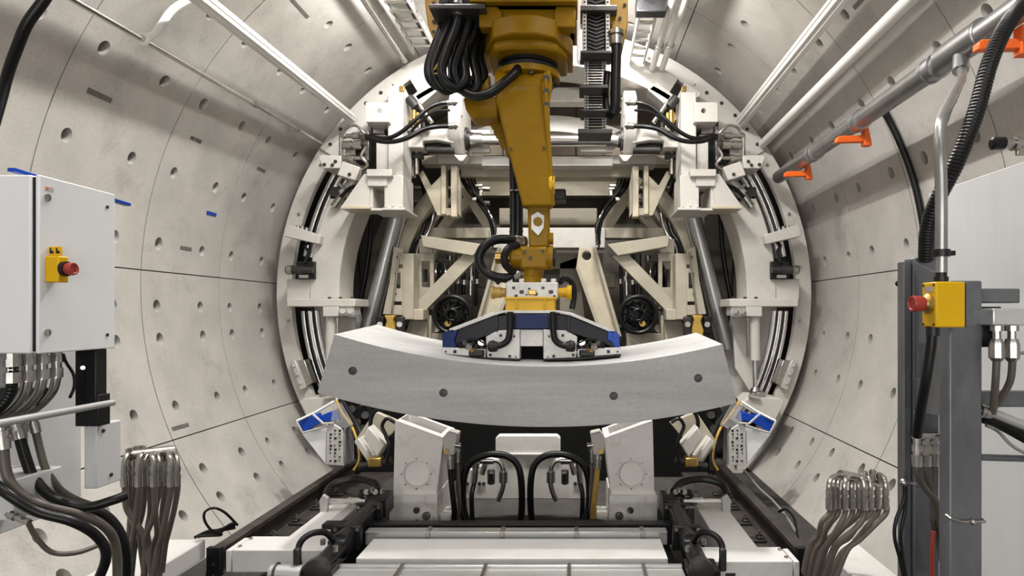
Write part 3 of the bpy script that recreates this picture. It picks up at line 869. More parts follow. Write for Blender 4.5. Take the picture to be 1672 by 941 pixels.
def shoulder(mx):
    S = side(mx)
    s = MB(mx).sector(2.28, 2.895, 6.63, 6.69, 126, 147, 20)
    o = tag(s.build('shoulder_plate', 'white', bevel=0.006), 'white curved shoulder plate filling the upper ring ' + S, 'plate')
    for a, r in ((129, 2.8), (133, 2.82), (137, 2.83), (141, 2.83), (145, 2.82), (134, 2.6), (143, 2.62)):
        MB(mx).bolts([pol(r, a, 6.63)], r=0.02, h=0.01).build('bolt', 'dark_steel', o)
    # column
    t = thing('support_post', 'tall white column with a bolted foot box in the ring ' + S, 'column')
    MB(mx).rect(633, 150, 658, 290, 6.28, 0.34).build('post', 'white', t, 0.01)
    MB(mx).rect(614, 226, 633, 278, 6.32, 0.24).build('side_plate', 'white', t, 0.008)
    MB(mx).rect(627, 286, 658, 341, 6.2, 0.40).build('foot_box', 'white', t, 0.01)
    MB(mx).rect(624, 339, 661, 343, 6.16, 0.5).bolts([P(630, 337, 6.2), P(654, 337, 6.2), P(642, 336, 6.2)], r=0.014).build('foot_flange', 'white', t, 0.004)
    MB(mx).rect(598, 276, 640, 288, 6.14, 0.42).build('shelf', 'white', t, 0.008)
    MB(mx).rect(600, 288, 632, 304, 6.18, 0.3).build('shelf_box', 'white', t, 0.006)
    c = MB(mx).cyl(P(620, 181, 6.0), P(620, 181, 6.5), 0.024, n=20)
    MB(mx).rect(597, 167, 635, 199, 6.2, 0.4).build('bearing_block', 'white', t, 0.012, cut=c)
    MB(mx).rect(601, 199, 633, 276, 6.5, 0.1).build('dark_recess', 'black', t)  # black sheet standing in for the shade inside the notch
    MB(mx).rect(606, 206, 628, 219, 6.42, 0.08).rect(612, 219, 631, 226, 6.4, 0.08).cyl(P(604, 206, 6.4), P(604, 228, 6.4), 0.02).build('valve_block', 'fitting', t, 0.01)
    # gusset
    t = thing('gusset_bracket', 'white triangular gusset bracket beside the column foot ' + S, 'bracket')
    MB(mx).prism([(594, 284), (603, 284), (603, 337), (557, 337)], 6.2, 0.05).build('side_plate', 'white', t, 0.006)
    MB(mx).rect(556, 336, 604, 341, 6.18, 0.36).build('base_plate', 'rust_cream', t, 0.004)
    MB(mx).prism([(603, 304), (609, 304), (609, 340), (603, 340)], 6.22, 0.5).build('inner_plate', 'white', t, 0.006)
    MB(mx).rect(604, 340, 626, 344, 6.22, 0.42).build('tie_plate', 'white', t, 0.004)
    # C plate
    t = thing('arm_plate', 'thick white curved arm plate of the ring ' + S, 'arm plate')
    MB(mx).sector(2.15, 2.46, 6.45, 6.88, 155, 181.6, 24).build('curved_plate', 'white', t, 0.012)
    MB(mx).rect(468, 456, 513, 489, 6.46, 0.2).build('tab_plate', 'white', t, 0.006)
    s = MB(mx).rect(468, 488, 580, 501, 6.36, 0.42)
    s.build('base_flange', 'white', t, 0.008)
    for x in (538, 556, 575):
        MB(mx).cyl(P(x, 488, 6.42), P(x, 485, 6.42), 0.018, n=8).build('bolt', 'dark_steel', t)
    # cross clamp and motor
    t = thing('clamp_bar', 'white clamp bar bolted across the ring gap ' + S, 'clamp')
    MB(mx).prism([(465, 371), (470, 367), (524, 384), (521, 399), (463, 386)], 6.36, 0.16).build('bar', 'white', t, 0.008)
    for x, y in ((487, 370), (494, 372), (501, 374)):
        MB(mx).cyl(P(x, y + 3, 6.44), P(x, y - 2, 6.44), 0.02, n=8).build('bolt', 'fitting', t)
    t = thing('drive_motor', 'small black motor in the ring gap under the clamp bar ' + S, 'motor')
    MB(mx).rect(483, 427, 513, 456, 6.40, 0.08).build('mount_plate', 'black', t, 0.006)
    MB(mx).cyl(P(468, 441, 6.36), P(496, 441, 6.36), 0.042).cyl(P(496, 441, 6.36), P(511, 441, 6.36), 0.034).build('motor_body', 'dark_steel', t)
    MB(mx).cyl(P(470, 441, 6.36), P(478, 441, 6.36), 0.05).build('end_ring', 'fitting', t)
    MB(mx).rect(488, 449, 503, 454, 6.38, 0.02).build('name_plate', 'plate_grey', t)
    MB(mx).tube([P(497, 430, 6.36), P(503, 412, 6.4), P(498, 402, 6.42), P(506, 395, 6.45)], 0.015).build('cable', 'rubber', t)
    # jack under the arm
    t = thing('jack', 'white vertical jack with a chrome rod below the arm plate ' + S, 'jack')
    MB(mx).rect(527, 501, 553, 517, 6.36, 0.3).build('valve_block', 'white', t, 0.006)
    MB(mx).rect(553, 500, 578, 516, 6.38, 0.2).build('valve_body', 'plate_grey', t, 0.006)
    for x in (559, 571):
        MB(mx).cyl(P(x, 508, 6.38), P(x, 508, 6.30), 0.03, n=12).build('valve_knob', 'fitting', t)
    MB(mx).cyl(P(542, 517, 6.46), P(541, 588, 6.46), 0.06, n=20).build('barrel', 'white', t)
    MB(mx).cyl(P(541, 588, 6.46), P(540, 646, 6.46), 0.022, n=14).build('rod', 'chrome', t)
    MB(mx).lathe(P(540, 646, 6.46), (0, 0, 1), [(0, 0.06), (0.05, 0.06), (0.09, 0.03)], 12).build('rod_end', 'fitting', t)
    MB(mx).cyl(P(551, 519, 6.40), P(551, 584, 6.40), 0.014, n=8).build('pilot_tube', 'fitting', t)
    tag(MB(mx).sector(2.15, 2.65, 7.0, 7.1, 182, 214, 24).build('inner_ring_plate', 'white', bevel=0.006), 'white curved inner ring plate behind the jack ' + S, 'plate')
    tag(MB(mx).prism([(553, 518), (580, 518), (577, 600), (553, 640), (545, 640)], 6.7, 0.05).build('cover_plate', 'white', bevel=0.006), 'white tapered cover plate beside the jack ' + S, 'plate')
    # ram
    t = thing('hydraulic_ram', 'long slanted silver ram behind the column foot ' + S, 'ram')
    a, b = P(650, 342, 6.85), P(592, 570, 6.85)
    MB(mx).cyl(a, b, 0.085, n=28).build('barrel', 'ram_steel', t)
    MB(mx).cyl(a + Vector((0.075, 0.03, 0)), b + Vector((0.075, 0.03, 0)), 0.03, n=16).build('side_tube', 'ram_steel', t)
    MB(mx).cyl(a.lerp(b, 0.35), a.lerp(b, 0.365), 0.086, n=28).build('band', 'fitting', t)
    hose('hose', 'long black hose hanging beside the slanted ram ' + S, 'hose', [P(607, 345, 7.1), P(604, 400, 7.1), P(597, 450, 7.1), P(588, 500, 7.1), P(583, 570, 7.1)], 0.028, 'rubber', mx=mx)
    hose('hose', 'thin black hose hanging between ram and arm plate ' + S, 'hose', [P(587, 350, 7.2), P(586, 420, 7.2), P(589, 480, 7.2), P(580, 560, 7.2)], 0.014, 'rubber', mx=mx)
    # boxes and valves of the upper ring
    t = thing('bolted_box', 'white bolted box at the upper ring edge ' + S, 'box')
    MB(mx).prism([(519, 255), (526, 253), (556, 254), (556, 275), (527, 275)], 6.25, 0.3).build('box', 'white', t, 0.008)
    for x, y in ((530, 269), (543, 270), (548, 264)):
        MB(mx).bolts([P(x, y, 6.25)], r=0.018).build('bolt', 'dark_steel', t)
    t = thing('bolted_box', 'tilted white box under the valve tubes ' + S, 'box')
    MB(mx).prism([(559, 263), (588, 273), (580, 295), (550, 286)], 6.2, 0.25).build('box', 'white', t, 0.01)
    MB(mx).bolts([P(571, 285, 6.2)], r=0.018).build('bolt', 'dark_steel', t)
    t = thing('valve_assembly', 'cluster of silver valves and tubes beside the column ' + S, 'valves')
    d = 6.3
    MB(mx).lathe(P(556, 222, d), (1, 0, 0), [(0, 0.03), (0.05, 0.03), (0.05, 0.022), (0.12, 0.022), (0.12, 0.034), (0.2, 0.034), (0.2, 0.02), (0.3, 0.02)], 12).build('upper_tube', 'fitting', t)
    MB(mx).lathe(P(560, 237, d), (1, 0, 0), [(0, 0.045), (0.09, 0.045), (0.09, 0.035), (0.12, 0.035), (0.12, 0.05), (0.2, 0.05)], 14).build('cylinder', 'fitting', t)
    MB(mx).lathe(P(556, 258, d), (1, 0, 0), [(0, 0.025), (0.1, 0.025), (0.1, 0.035), (0.14, 0.035), (0.14, 0.02), (0.28, 0.02)], 12).build('lower_tube', 'fitting', t)
    MB(mx).cyl(P(557, 220, d), P(557, 260, d), 0.022, n=10).build('riser', 'fitting', t)
    MB(mx).rect(563, 243, 580, 255, 6.36, 0.15).build('valve_block', 'white', t, 0.01)
    MB(mx).rect(580, 240, 598, 265, 6.38, 0.15).build('solenoid', 'black', t, 0.01)
    MB(mx).tube([P(588, 232, d), P(597, 240, 6.25), P(590, 255, 6.22), P(600, 268, 6.25), P(592, 278, 6.28)], 0.016).build('pipe', 'fitting', t)
    MB(mx).rect(596, 212, 602, 262, 6.3, 0.1).build('strip', 'fitting', t, 0.004)
    t = thing('link_cylinder', 'small dark link cylinder slanting below the tilted box ' + S, 'cylinder')
    MB(mx).cyl(P(582, 292, 6.4), P(560, 318, 6.4), 0.055).build('barrel', 'ochre' if False else 'plate_grey', t)
    MB(mx).cyl(P(560, 318, 6.4), P(545, 338, 6.4), 0.04).build('rod', 'fitting', t)
    MB(mx).rect(538, 305, 556, 326, 6.45, 0.1).build('lug', 'dark_steel', t, 0.01)
    MB(mx).cyl(P(553, 300, 6.36), P(574, 316, 6.36), 0.02).build('pin', 'fitting', t)
    # brackets on the upper rim
    t = thing('rim_bracket', 'white rim bracket with a yellow stain above the column ' + S, 'bracket')
    MB(mx).prism([(632, 158), (628, 152), (655, 134), (668, 160), (660, 168)], 6.45, 0.12).build('plate', 'white', t, 0.008, cut=MB(mx).prism([(636, 152), (650, 142), (654, 152), (641, 160)], 6.3, 0.5))
    MB(mx).rect(652, 140, 660, 149, 6.43, 0.03).build('sensor', 'brass', t, 0.006)
    t = thing('rim_valve', 'small brass and steel valve on the upper rim ' + S, 'valve')
    MB(mx).cyl(P(668, 160, 6.4), P(680, 175, 6.4), 0.05).build('body', 'dark_steel', t)
    MB(mx).rect(670, 183, 684, 200, 6.4, 0.06).cyl(P(676, 180, 6.38), P(676, 204, 6.38), 0.025).build('handle', 'brass', t, 0.006)
    MB(mx).cyl(P(682, 168, 6.4), P(705, 200, 6.4), 0.025).build('tube', 'fitting', t)
    tag(MB(mx).prism([(668, 160), (700, 133), (716, 146), (686, 172)], 6.5, 0.2).build('rim_box', 'white', bevel=0.01), 'slanted white box on the upper rim near the wheel ' + S, 'box')
    G = 'black hoses arching over the columns'
    hose('hydraulic_hose', 'upper black hose arching from the sheave wheel to the valves ' + S, 'hose', [P(738, 168, 6.15), P(718, 169, 6.1), P(698, 178, 6.08), P(676, 198, 6.05), P(655, 216, 6.04), P(632, 226, 6.05), P(606, 223, 6.12), P(592, 221, 6.2)], 0.021, 'rubber', G, fit=0.06, fmat='fitting', mx=mx)
    hose('hydraulic_hose', 'lower black hose arching from the sheave wheel to the valves ' + S, 'hose', [P(740, 206, 6.15), P(712, 207, 6.1), P(690, 212, 6.08), P(668, 224, 6.05), P(645, 231, 6.04), P(622, 231, 6.05), P(604, 226, 6.12), P(596, 226, 6.2)], 0.023, 'rubber', G, fit=0.05, mx=mx)
    # wheel and casing
    t = thing('sheave_wheel', 'white wheel standing edge-on beside the robot ' + S, 'wheel')
    c = P(752, 204, 6.75)
    MB(mx).lathe(c - Vector((0.07, 0, 0)), (1, 0, 0), [(0, 0.34), (0.008, 0.355), (0.122, 0.355), (0.13, 0.34)], 64).build('disc', 'white', t)
    MB(mx).prism([(741, 253), (763, 253), (756, 263), (750, 263)], 6.5, 0.15).build('tip', 'white', t, 0.003)
    MB(mx).lathe(c + Vector((0.055, 0, -0.16)), (1, 0, 0), [(0, 0.13), (0.03, 0.13), (0.03, 0.09), (0.06, 0.09), (0.06, 0.078), (0.09, 0.078)], 20).build('hub', 'dark_steel', t)
    for k in range(8):
        a = k * PI / 4
        MB(mx).bolts([c + Vector((0.061, math.cos(a) * 0.29, math.sin(a) * 0.29))], (1, 0, 0), 0.014, 0.015).build('bolt', 'fitting', t)
    t = thing('wheel_casing', 'white humped casing outside the sheave wheel ' + S, 'casing')
    MB(mx).prism([(660, 216), (692, 212), (712, 203), (730, 207), (741, 218), (741, 234), (712, 229), (690, 230), (690, 241), (660, 241)], 6.5, 0.26).build('body', 'white', t, 0.012)
    MB(mx).cyl(P(698, 245, 6.6), P(742, 245, 6.6), 0.045).build('cylinder', 'dark_steel', t)
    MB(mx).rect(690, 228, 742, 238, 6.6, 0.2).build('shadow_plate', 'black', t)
    t = thing('wall_clamp', 'small steel hinge clamp between column and cross beam ' + S, 'clamp')
    MB(mx).rect(664, 243, 676, 288, 6.75, 0.1).build('plate', 'cream', t, 0.006)
    MB(mx).cyl(P(680, 248, 6.7), P(680, 285, 6.7), 0.03).build('pin', 'fitting', t)
    MB(mx).rect(668, 250, 690, 258, 6.66, 0.08).build('lug', 'dark_steel', t, 0.006)
    # frame inside
    t = thing('twin_bracket', 'cream bracket of twin hanging plates and a pointed gusset ' + S, 'bracket')
    MB(mx).rect(720, 270, 728, 350, 6.85, 0.14).build('hanger_plate', 'rust_cream', t, 0.006)
    MB(mx).rect(736, 271, 746, 354, 6.83, 0.14).build('hanger_plate', 'rust_cream', t, 0.006)
    MB(mx).rect(720, 340, 746, 352, 6.87, 0.1).build('foot_plate', 'cream', t, 0.006)
    MB(mx).prism([(683, 284), (690, 278), (704, 303), (720, 287), (720, 352), (714, 352)], 6.88, 0.05).build('gusset', 'rust_cream', t, 0.005)
    MB(mx).prism([(746, 345), (752, 355), (752, 300), (746, 271)], 6.9, 0.08).build('side_web', 'cream', t, 0.005)
    t = thing('diagonal_brace', 'long cream diagonal brace above the cable reel ' + S, 'brace')
    MB(mx).beam(P(775, 413, 7.1), P(684, 506, 7.1), 0.15, 0.12, (0, 1, 0)).build('bar', 'cream', t, 0.008)
    MB(mx).prism([(676, 505), (697, 500), (697, 560), (656, 560)], 7.05, 0.12).build('foot_gusset', 'cream', t, 0.008)
    tag(MB(mx).prism([(687, 384), (789, 399), (772, 418), (690, 403)], 6.95, 0.16).build('sloped_beam', 'cream', bevel=0.008), 'sloping cream beam above the diagonal brace ' + S, 'beam')
    tag(MB(mx).beam(P(748, 290, 7.7), P(806, 380, 7.7), 0.15, 0.1, (0, 1, 0)).build('roof_brace', 'cream', bevel=0.008), 'short cream brace under the upper beam ' + S, 'brace')
    t = thing('frame_post', 'upright cream post with a side box inside the machine ' + S, 'post')
    MB(mx).rect(657, 414, 675, 522, 6.8, 0.22).build('post', 'cream', t, 0.008)
    MB(mx).rect(657, 505, 691, 523, 6.82, 0.25).build('foot_box', 'cream', t, 0.008)
    c = MB(mx).rect(680, 424, 694, 468, 6.9, 0.5)
    MB(mx).rect(675, 414, 708, 505, 7.12, 0.05).build('side_box', 'cream', t, 0.006, cut=c)
    MB(mx).cyl(P(690, 460, 7.25), P(690, 440, 7.25), 0.06).build('accumulator', 'dark_steel', t)
    MB(mx).rect(684, 390, 706, 414, 7.3, 0.1).build('cap_plate', 'cream', t, 0.006)
    c = MB(mx)
    for y0, y1, x0, x1 in ((430, 436, 641, 654), (444, 470, 637, 646), (492, 498, 634, 648)):
        c.rect(x0, y0, x1, y1, 6.6, 0.6)
    t = thing('slotted_bracket', 'cream slotted bracket strip beside the slanted ram ' + S, 'bracket')
    MB(mx).prism([(643, 403), (657, 407), (657, 515), (625, 513), (636, 460)], 6.78, 0.07).build('strip', 'cream', t, 0.004, cut=c)
    MB(mx).cyl(P(652, 412, 6.75), P(640, 512, 6.75), 0.012, n=8).build('rod', 'fitting', t)
    for x, y in ((650, 420), (648, 450), (645, 480)):
        MB(mx).bolts([P(x, y, 6.78)], r=0.018).build('bolt', 'dark_steel', t)
    t = thing('yellow_valve', 'yellow valve with black flanks under the slotted bracket ' + S, 'valve')
    MB(mx).prism([(627, 515), (644, 515), (641, 524), (646, 540), (642, 560), (630, 560), (626, 540), (631, 524)], 6.6, 0.1).build('body', 'ochre', t, 0.01)
    MB(mx).rect(613, 517, 626, 545, 6.62, 0.1).build('solenoid', 'black', t, 0.012)
    MB(mx).rect(646, 517, 658, 548, 6.62, 0.1).build('solenoid', 'dark_steel', t, 0.012)
    for x in (620, 652):
        MB(mx).cyl(P(x, 530, 6.62), P(x, 530, 6.56), 0.03, n=12).build('plug', 'fitting', t)
    tag(MB(mx).sector(1.72, 1.88, 7.25, 7.4, 136, 176, 24).build('curved_rib', 'cream', bevel=0.008), 'cream curved frame rib inside the machine, outer one ' + S, 'rib')
    tag(MB(mx).sector(1.50, 1.62, 7.6, 7.75, 130, 178, 24).build('curved_rib', 'cream', bevel=0.008), 'cream curved frame rib inside the machine, inner one ' + S, 'rib')
    tag(MB(mx).sector(1.645, 1.70, 7.5, 7.55, 132, 178, 24).build('curved_pipe', 'fitting'), 'curved steel pipe between the two frame ribs ' + S, 'pipe')
    # A leg
    t = thing('leaning_leg', 'leaning cream leg plate running down to the gripper ' + S, 'leg plate')
    MB(mx).prism([(815, 404), (841, 404), (846, 437), (803, 552), (775, 552)], 7.4, 0.12).build('plate', 'rust_cream', t, 0.01, cut=MB(mx).cyl(P(829, 418, 7.2), P(829, 418, 7.7), 0.055, n=20))
    MB(mx).prism([(812, 404), (817, 404), (776, 550), (770, 550)], 7.3, 0.2).build('edge_flange', 'cream', t, 0.005)
    MB(mx).prism([(846, 437), (842, 434), (800, 550), (805, 552)], 7.34, 0.1).build('rear_flange', 'cream', t, 0.004)
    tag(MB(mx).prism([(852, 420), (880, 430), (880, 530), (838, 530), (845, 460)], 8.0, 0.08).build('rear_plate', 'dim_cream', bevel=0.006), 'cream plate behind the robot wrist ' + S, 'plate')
    # reel
    t = thing('cable_reel', 'black hose coil hanging inside the machine ' + S, 'coil')
    c = P(741, 514, 7.0)
    for k, (R, r, dx, dz) in enumerate(((0.205, 0.025, 0, 0), (0.19, 0.018, 0.01, 0.012), (0.16, 0.02, 0.02, -0.02), (0.13, 0.016, -0.02, 0.02), (0.10, 0.018, 0.015, -0.03), (0.175, 0.016, -0.012, -0.01))):
        MB(mx).torus(c + Vector((dx, 0.05 * k - 0.1, dz)), (0.15 * math.sin(k * 2.1), 1, 0.12 * math.cos(k * 1.7)), R, r).build('loop', 'rubber', t)
    for k in range(9):
        a = k * 1.15
        MB(mx).tube([c + Vector((0.17 * math.cos(a), -0.06, 0.17 * math.sin(a))), c + Vector((0.06 * math.cos(a + 1.2), -0.14, 0.06 * math.sin(a + 1.2))), c + Vector((0.15 * math.cos(a + 2.3), -0.05, 0.15 * math.sin(a + 2.3)))], 0.011, n=8).build('strand', 'rubber', t)
    MB(mx).cyl(c + Vector((-0.05, -0.1, -0.1)), c + Vector((-0.05, 0.0, -0.1)), 0.035).build('plug', 'brass', t)
    for k, (x, y0, y1, r, m, lb) in enumerate(((748, 412, 500, 0.035, 'dark_steel', 'dark upright pipe behind the brace'), (758, 410, 505, 0.028, 'rubber', 'black upright hose behind the brace'), (770, 412, 490, 0.03, 'chrome', 'shiny upright pipe behind the brace'), (779, 412, 500, 0.022, 'rubber', 'thin black upright hose nearest the leaning leg'), (735, 418, 480, 0.04, 'fitting', 'thick steel pipe behind the brace'))):
        o = tag(MB(mx).cyl(P(x, y0, 7.7 + 0.05 * k), P(x - 2, y1, 7.7 + 0.05 * k), r, n=14).build('upright_pipe', m), lb + ' ' + S, 'pipe')
        MB(mx).lathe(P(x, (y0 + y1) / 2, 7.7 + 0.05 * k), (0, 0, -1), [(0, r), (0, r * 1.5), (0.06, r * 1.5), (0.06, r)], 10).build('union', 'fitting', o)
    # draped wiring
    o = tag(MB(mx).tube([P(752, 285, 7.3), P(762, 305, 7.2), P(778, 325, 7.15), P(795, 348, 7.1), P(803, 365, 7.1), P(806, 385, 7.1), P(806, 400, 7.1)], 0.03).build('wiring_bundle', 'rubber'), 'black wiring bundle draped from the upper beam ' + S, 'cables')
    for k in range(5):
        q = 5 + k * 3
        MB(mx).tube([P(756 + q, 288, 7.25), P(768 + q, 314 + 2 * k, 7.12 + 0.02 * k), P(790 + q * 0.6, 338 + 3 * k, 7.06), P(806 + q * 0.2, 372, 7.05), P(808 - k, 396 + 2 * k, 7.05)], 0.012, n=8).build('cable', ('rubber', 'fitting')[k % 2], o)
    for k, (x, y, dx, dy) in enumerate(((770, 322, 8, 6), (782, 310, 6, 10), (776, 300, 12, 5))):
        MB(mx).rect(x, y, x + dx, y + dy, 7.08, 0.05).build('connector', 'fitting', o, 0.008)
    tag(MB(mx).rect(742, 298, 768, 312, 8.4, 0.3).build('valve_box', 'dark_steel', bevel=0.01), 'dark valve box high behind the wiring ' + S, 'box')
    # lower front: feet and consoles
    t = thing('ring_wedge', 'white wedge foot of the ring above the blue trimmed console ' + S, 'foot')
    MB(mx).prism([(489, 657), (497, 651), (545, 646), (562, 662), (508, 694)], 6.3, 0.3).build('wedge', 'white', t, 0.01)
    MB(mx).cyl(P(530, 650, 6.28), P(547, 647, 6.28), 0.02).build('rod', 'chrome', t)
    MB(mx).rect(520, 641, 534, 650, 6.3, 0.1).build('lug', 'fitting', t, 0.008)
    t = thing('console', 'clear walled console with a perforated panel and blue trim ' + S, 'console')
    d = 5.35
    c = MB(mx)
    MB(mx).prism([(534, 697), (541, 691), (556, 700), (562, 712), (562, 761), (532, 759)], d, 0.03).build('perforated_panel', 'plate_grey', t, 0.003)
    dots = MB(mx)
    for j in range(9):
        for i in range(3):
            if (i * 5 + j * 3) % 7 != 0:
                x, y = 538 + i * 7.5, 702 + j * 6.2
                w = 1.2 + ((i + j * 2) % 3) * 0.6
                dots.rect(x, y, x + w * 1.6, y + w * 1.4, d - 0.004, 0.006)
    dots.build('slots', 'black', t)
    MB(mx).prism([(492, 708), (533, 694), (532, 759)], d + 0.02, 0.04).build('side_plate', 'cabinet', t, 0.004)
    MB(mx).prism([(540, 690), (563, 700), (576, 694), (556, 658), (544, 664)], d + 0.04, 0.015).build('clear_wall', 'acrylic', t)
    MB(mx).ext([P(563, 700, d), P(563, 758, d), P(578, 750, d + 0.35), P(577, 694, d + 0.35)], (-0.012, 0, 0)).build('clear_wall', 'acrylic', t)
    MB(mx).prism([(485, 689), (516, 676), (524, 690), (496, 706)], d + 0.06, 0.1).build('blue_trim', 'blue', t, 0.008)
    MB(mx).prism([(517, 682), (540, 672), (548, 687), (526, 690)], d + 0.10, 0.12).build('blue_trim', 'blue', t, 0.008)
    MB(mx).tube([P(484, 688, d), P(516, 673, d + 0.1), P(545, 656, d + 0.2)], 0.012, n=8, smooth=False).tube([P(484, 688, d), P(494, 707, d), P(534, 696, d)], 0.01, n=8, smooth=False).tube([P(510, 676, d), P(528, 692, d - 0.01), P(545, 691, d - 0.01)], 0.01, n=8, smooth=False).build('frame', 'plate_grey', t)
    hose('cable', 'yellow cable sheath curving down beside the console ' + S, 'cable', [P(549, 655, 5.6), P(560, 676, 5.5), P(576, 700, 5.4), P(585, 728, 5.35), P(586, 752, 5.3), P(578, 768, 5.3)], 0.012, 'ochre', mx=mx)
    hose('cable', 'thick black cable curving down beside the yellow sheath ' + S, 'cable', [P(556, 652, 5.6), P(570, 676, 5.5), P(585, 702, 5.4), P(592, 730, 5.35), P(590, 768, 5.3)], 0.026, 'rubber', mx=mx)
    hose('cable', 'brown cable loop under the segment edge ' + S, 'cable', [P(628, 668, 5.1), P(612, 672, 5.1), P(605, 690, 5.1), P(610, 710, 5.1), P(626, 720, 5.1), P(640, 712, 5.1)], 0.017, 'rubber', mx=mx)
    hose('cable', 'small black cable loop next to the pedestal top ' + S, 'cable', [P(645, 690, 4.95), P(632, 684, 4.95), P(624, 696, 4.95), P(630, 712, 4.95), P(636, 730, 4.95), P(630, 758, 4.95)], 0.015, 'rubber', mx=mx)
    t = thing('valve_stack', 'black valve stack behind the console ' + S, 'valves')
    MB(mx).prism([(568, 676), (590, 660), (602, 684), (582, 702)], 5.7, 0.2).build('body', 'black', t, 0.012)
    for x, y in ((574, 668), (583, 690), (596, 678), (592, 700)):
        MB(mx).cyl(P(x, y, 5.7), P(x, y, 5.62), 0.035, n=10).build('knob', 'dark_steel', t)
    MB(mx).rect(590, 655, 600, 664, 5.66, 0.08).build('connector', 'fitting', t, 0.01)
    t = thing('slanted_shield', 'slanted white shield plate under the segment ' + S, 'plate')
    MB(mx).prism([(655, 690), (612, 672), (578, 722), (602, 758)], 5.25, 0.05).build('plate', 'cream', t, 0.008)
    MB(mx).prism([(602, 758), (578, 722), (585, 716), (609, 750)], 5.1, 0.2).build('edge_strip', 'white', t, 0.006)
    tag(MB(mx).prism([(593, 716), (601, 697), (628, 727), (616, 748)], 4.95, 0.14).build('guard_box', 'white', bevel=0.01), 'tilted white guard box behind the pedestal ' + S, 'box')
    o = tag(MB(mx).cyl(P(588, 762, 5.0), P(640, 752, 5.0), 0.03).build('steel_pipe', 'dark_steel'), 'dark steel pipe lying behind the pedestal ' + S, 'pipe')
    MB(mx).rect(600, 748, 622, 764, 4.95, 0.1).build('clamp', 'brass', o, 0.012)


both(shoulder)

# ------------------------------------------------------------------ what spans the machine
t = thing('upper_cross_beam', 'bright white cross beam under the sheave wheels', 'beam')
MB().rect(786, 255, 1001, 271, 6.92, 0.3).build('middle', 'white', t, 0.008)
for x in (716, 999):
    MB().rect(x, 253, x + 73, 268, 6.95, 0.3).build('sleeve', 'white', t, 0.008)
for x in (688, 1070):
    MB().rect(x, 254, x + 30, 268, 7.0, 0.2).build('end_plate', 'cream', t, 0.006)
MB().rect(752, 270, 1036, 289, 7.15, 0.25).build('under_box', 'cream', t, 0.008)
t = thing('drum_shaft', 'shiny steel shaft between the two sheave wheels', 'shaft')
MB().cyl(P(765, 229, 6.75), P(1015, 229, 6.75), 0.068, n=28).build('shaft', 'chrome', t)
for x in (767, 990):
    MB().cyl(P(x, 229, 6.75), P(x + 20, 229, 6.75), 0.08, n=24).build('sleeve', 'fitting', t)
for q in ((948, 212, 1000, 219), (948, 238, 1000, 248), (768, 212, 800, 219), (768, 238, 800, 248)):
    MB().rect(*q, 6.8, 0.1).build('bearing', 'white', t, 0.01)
tag(MB().rect(745, 142, 1042, 166, 7.2, 0.2).build('arch_beam', 'white', bevel=0.01), 'white cross beam behind the top of the robot arm', 'beam')
tag(MB().sector(2.05, 2.25, 7.6, 7.8, 66, 114, 30).build('arch_rib', 'white', bevel=0.008), 'white curved rib high behind the robot turret', 'rib')
struct(MB().rect(700, 170, 1085, 254, 8.6, 0.05).build('wall_panel_back', 'brown_panel'))
for k, x in enumerate((760, 820, 940, 985, 1040)):
    struct(MB().rect(x, 170, x + 1.6, 254, 8.59, 0.02).build('trim_%d' % (30 + k), 'black'))
t = thing('middle_cross_beam', 'white cross beam level with the robot elbow', 'beam')
MB().rect(800, 372, 988, 405, 7.5, 0.25).build('box', 'white', t, 0.01)
for x in (700, 988):
    MB().rect(x, 372, x + 100, 389, 7.55, 0.2).build('arm', 'cream', t, 0.008)
for x in (812, 955):
    MB().rect(x, 404, x + 20, 410, 7.45, 0.1).build('foot', 'dark_steel', t, 0.006)
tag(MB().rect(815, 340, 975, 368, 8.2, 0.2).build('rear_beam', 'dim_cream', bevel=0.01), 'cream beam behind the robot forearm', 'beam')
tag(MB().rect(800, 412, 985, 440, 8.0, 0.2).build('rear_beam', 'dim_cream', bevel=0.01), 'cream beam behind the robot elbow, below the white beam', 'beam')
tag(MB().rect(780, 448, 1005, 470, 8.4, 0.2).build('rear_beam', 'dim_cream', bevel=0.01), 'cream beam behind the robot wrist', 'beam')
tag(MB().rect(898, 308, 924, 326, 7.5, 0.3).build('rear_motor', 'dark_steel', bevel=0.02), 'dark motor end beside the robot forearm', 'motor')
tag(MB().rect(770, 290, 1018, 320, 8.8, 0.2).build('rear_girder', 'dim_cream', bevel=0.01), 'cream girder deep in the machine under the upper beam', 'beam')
# centre plate and hoses under the segment
t = thing('centre_plate', 'white centre plate with a rounded raised middle under the segment', 'plate')
MB().prism([(809, 716), (814, 711), (910, 711), (915, 716), (915, 752), (965, 771), (965, 816), (757, 816), (757, 771), (809, 752)], 5.05, 0.08).build('plate', 'white', t, 0.01)
MB().rect(809, 741, 915, 744, 5.03, 0.03).build('rib', 'white', t, 0.004)


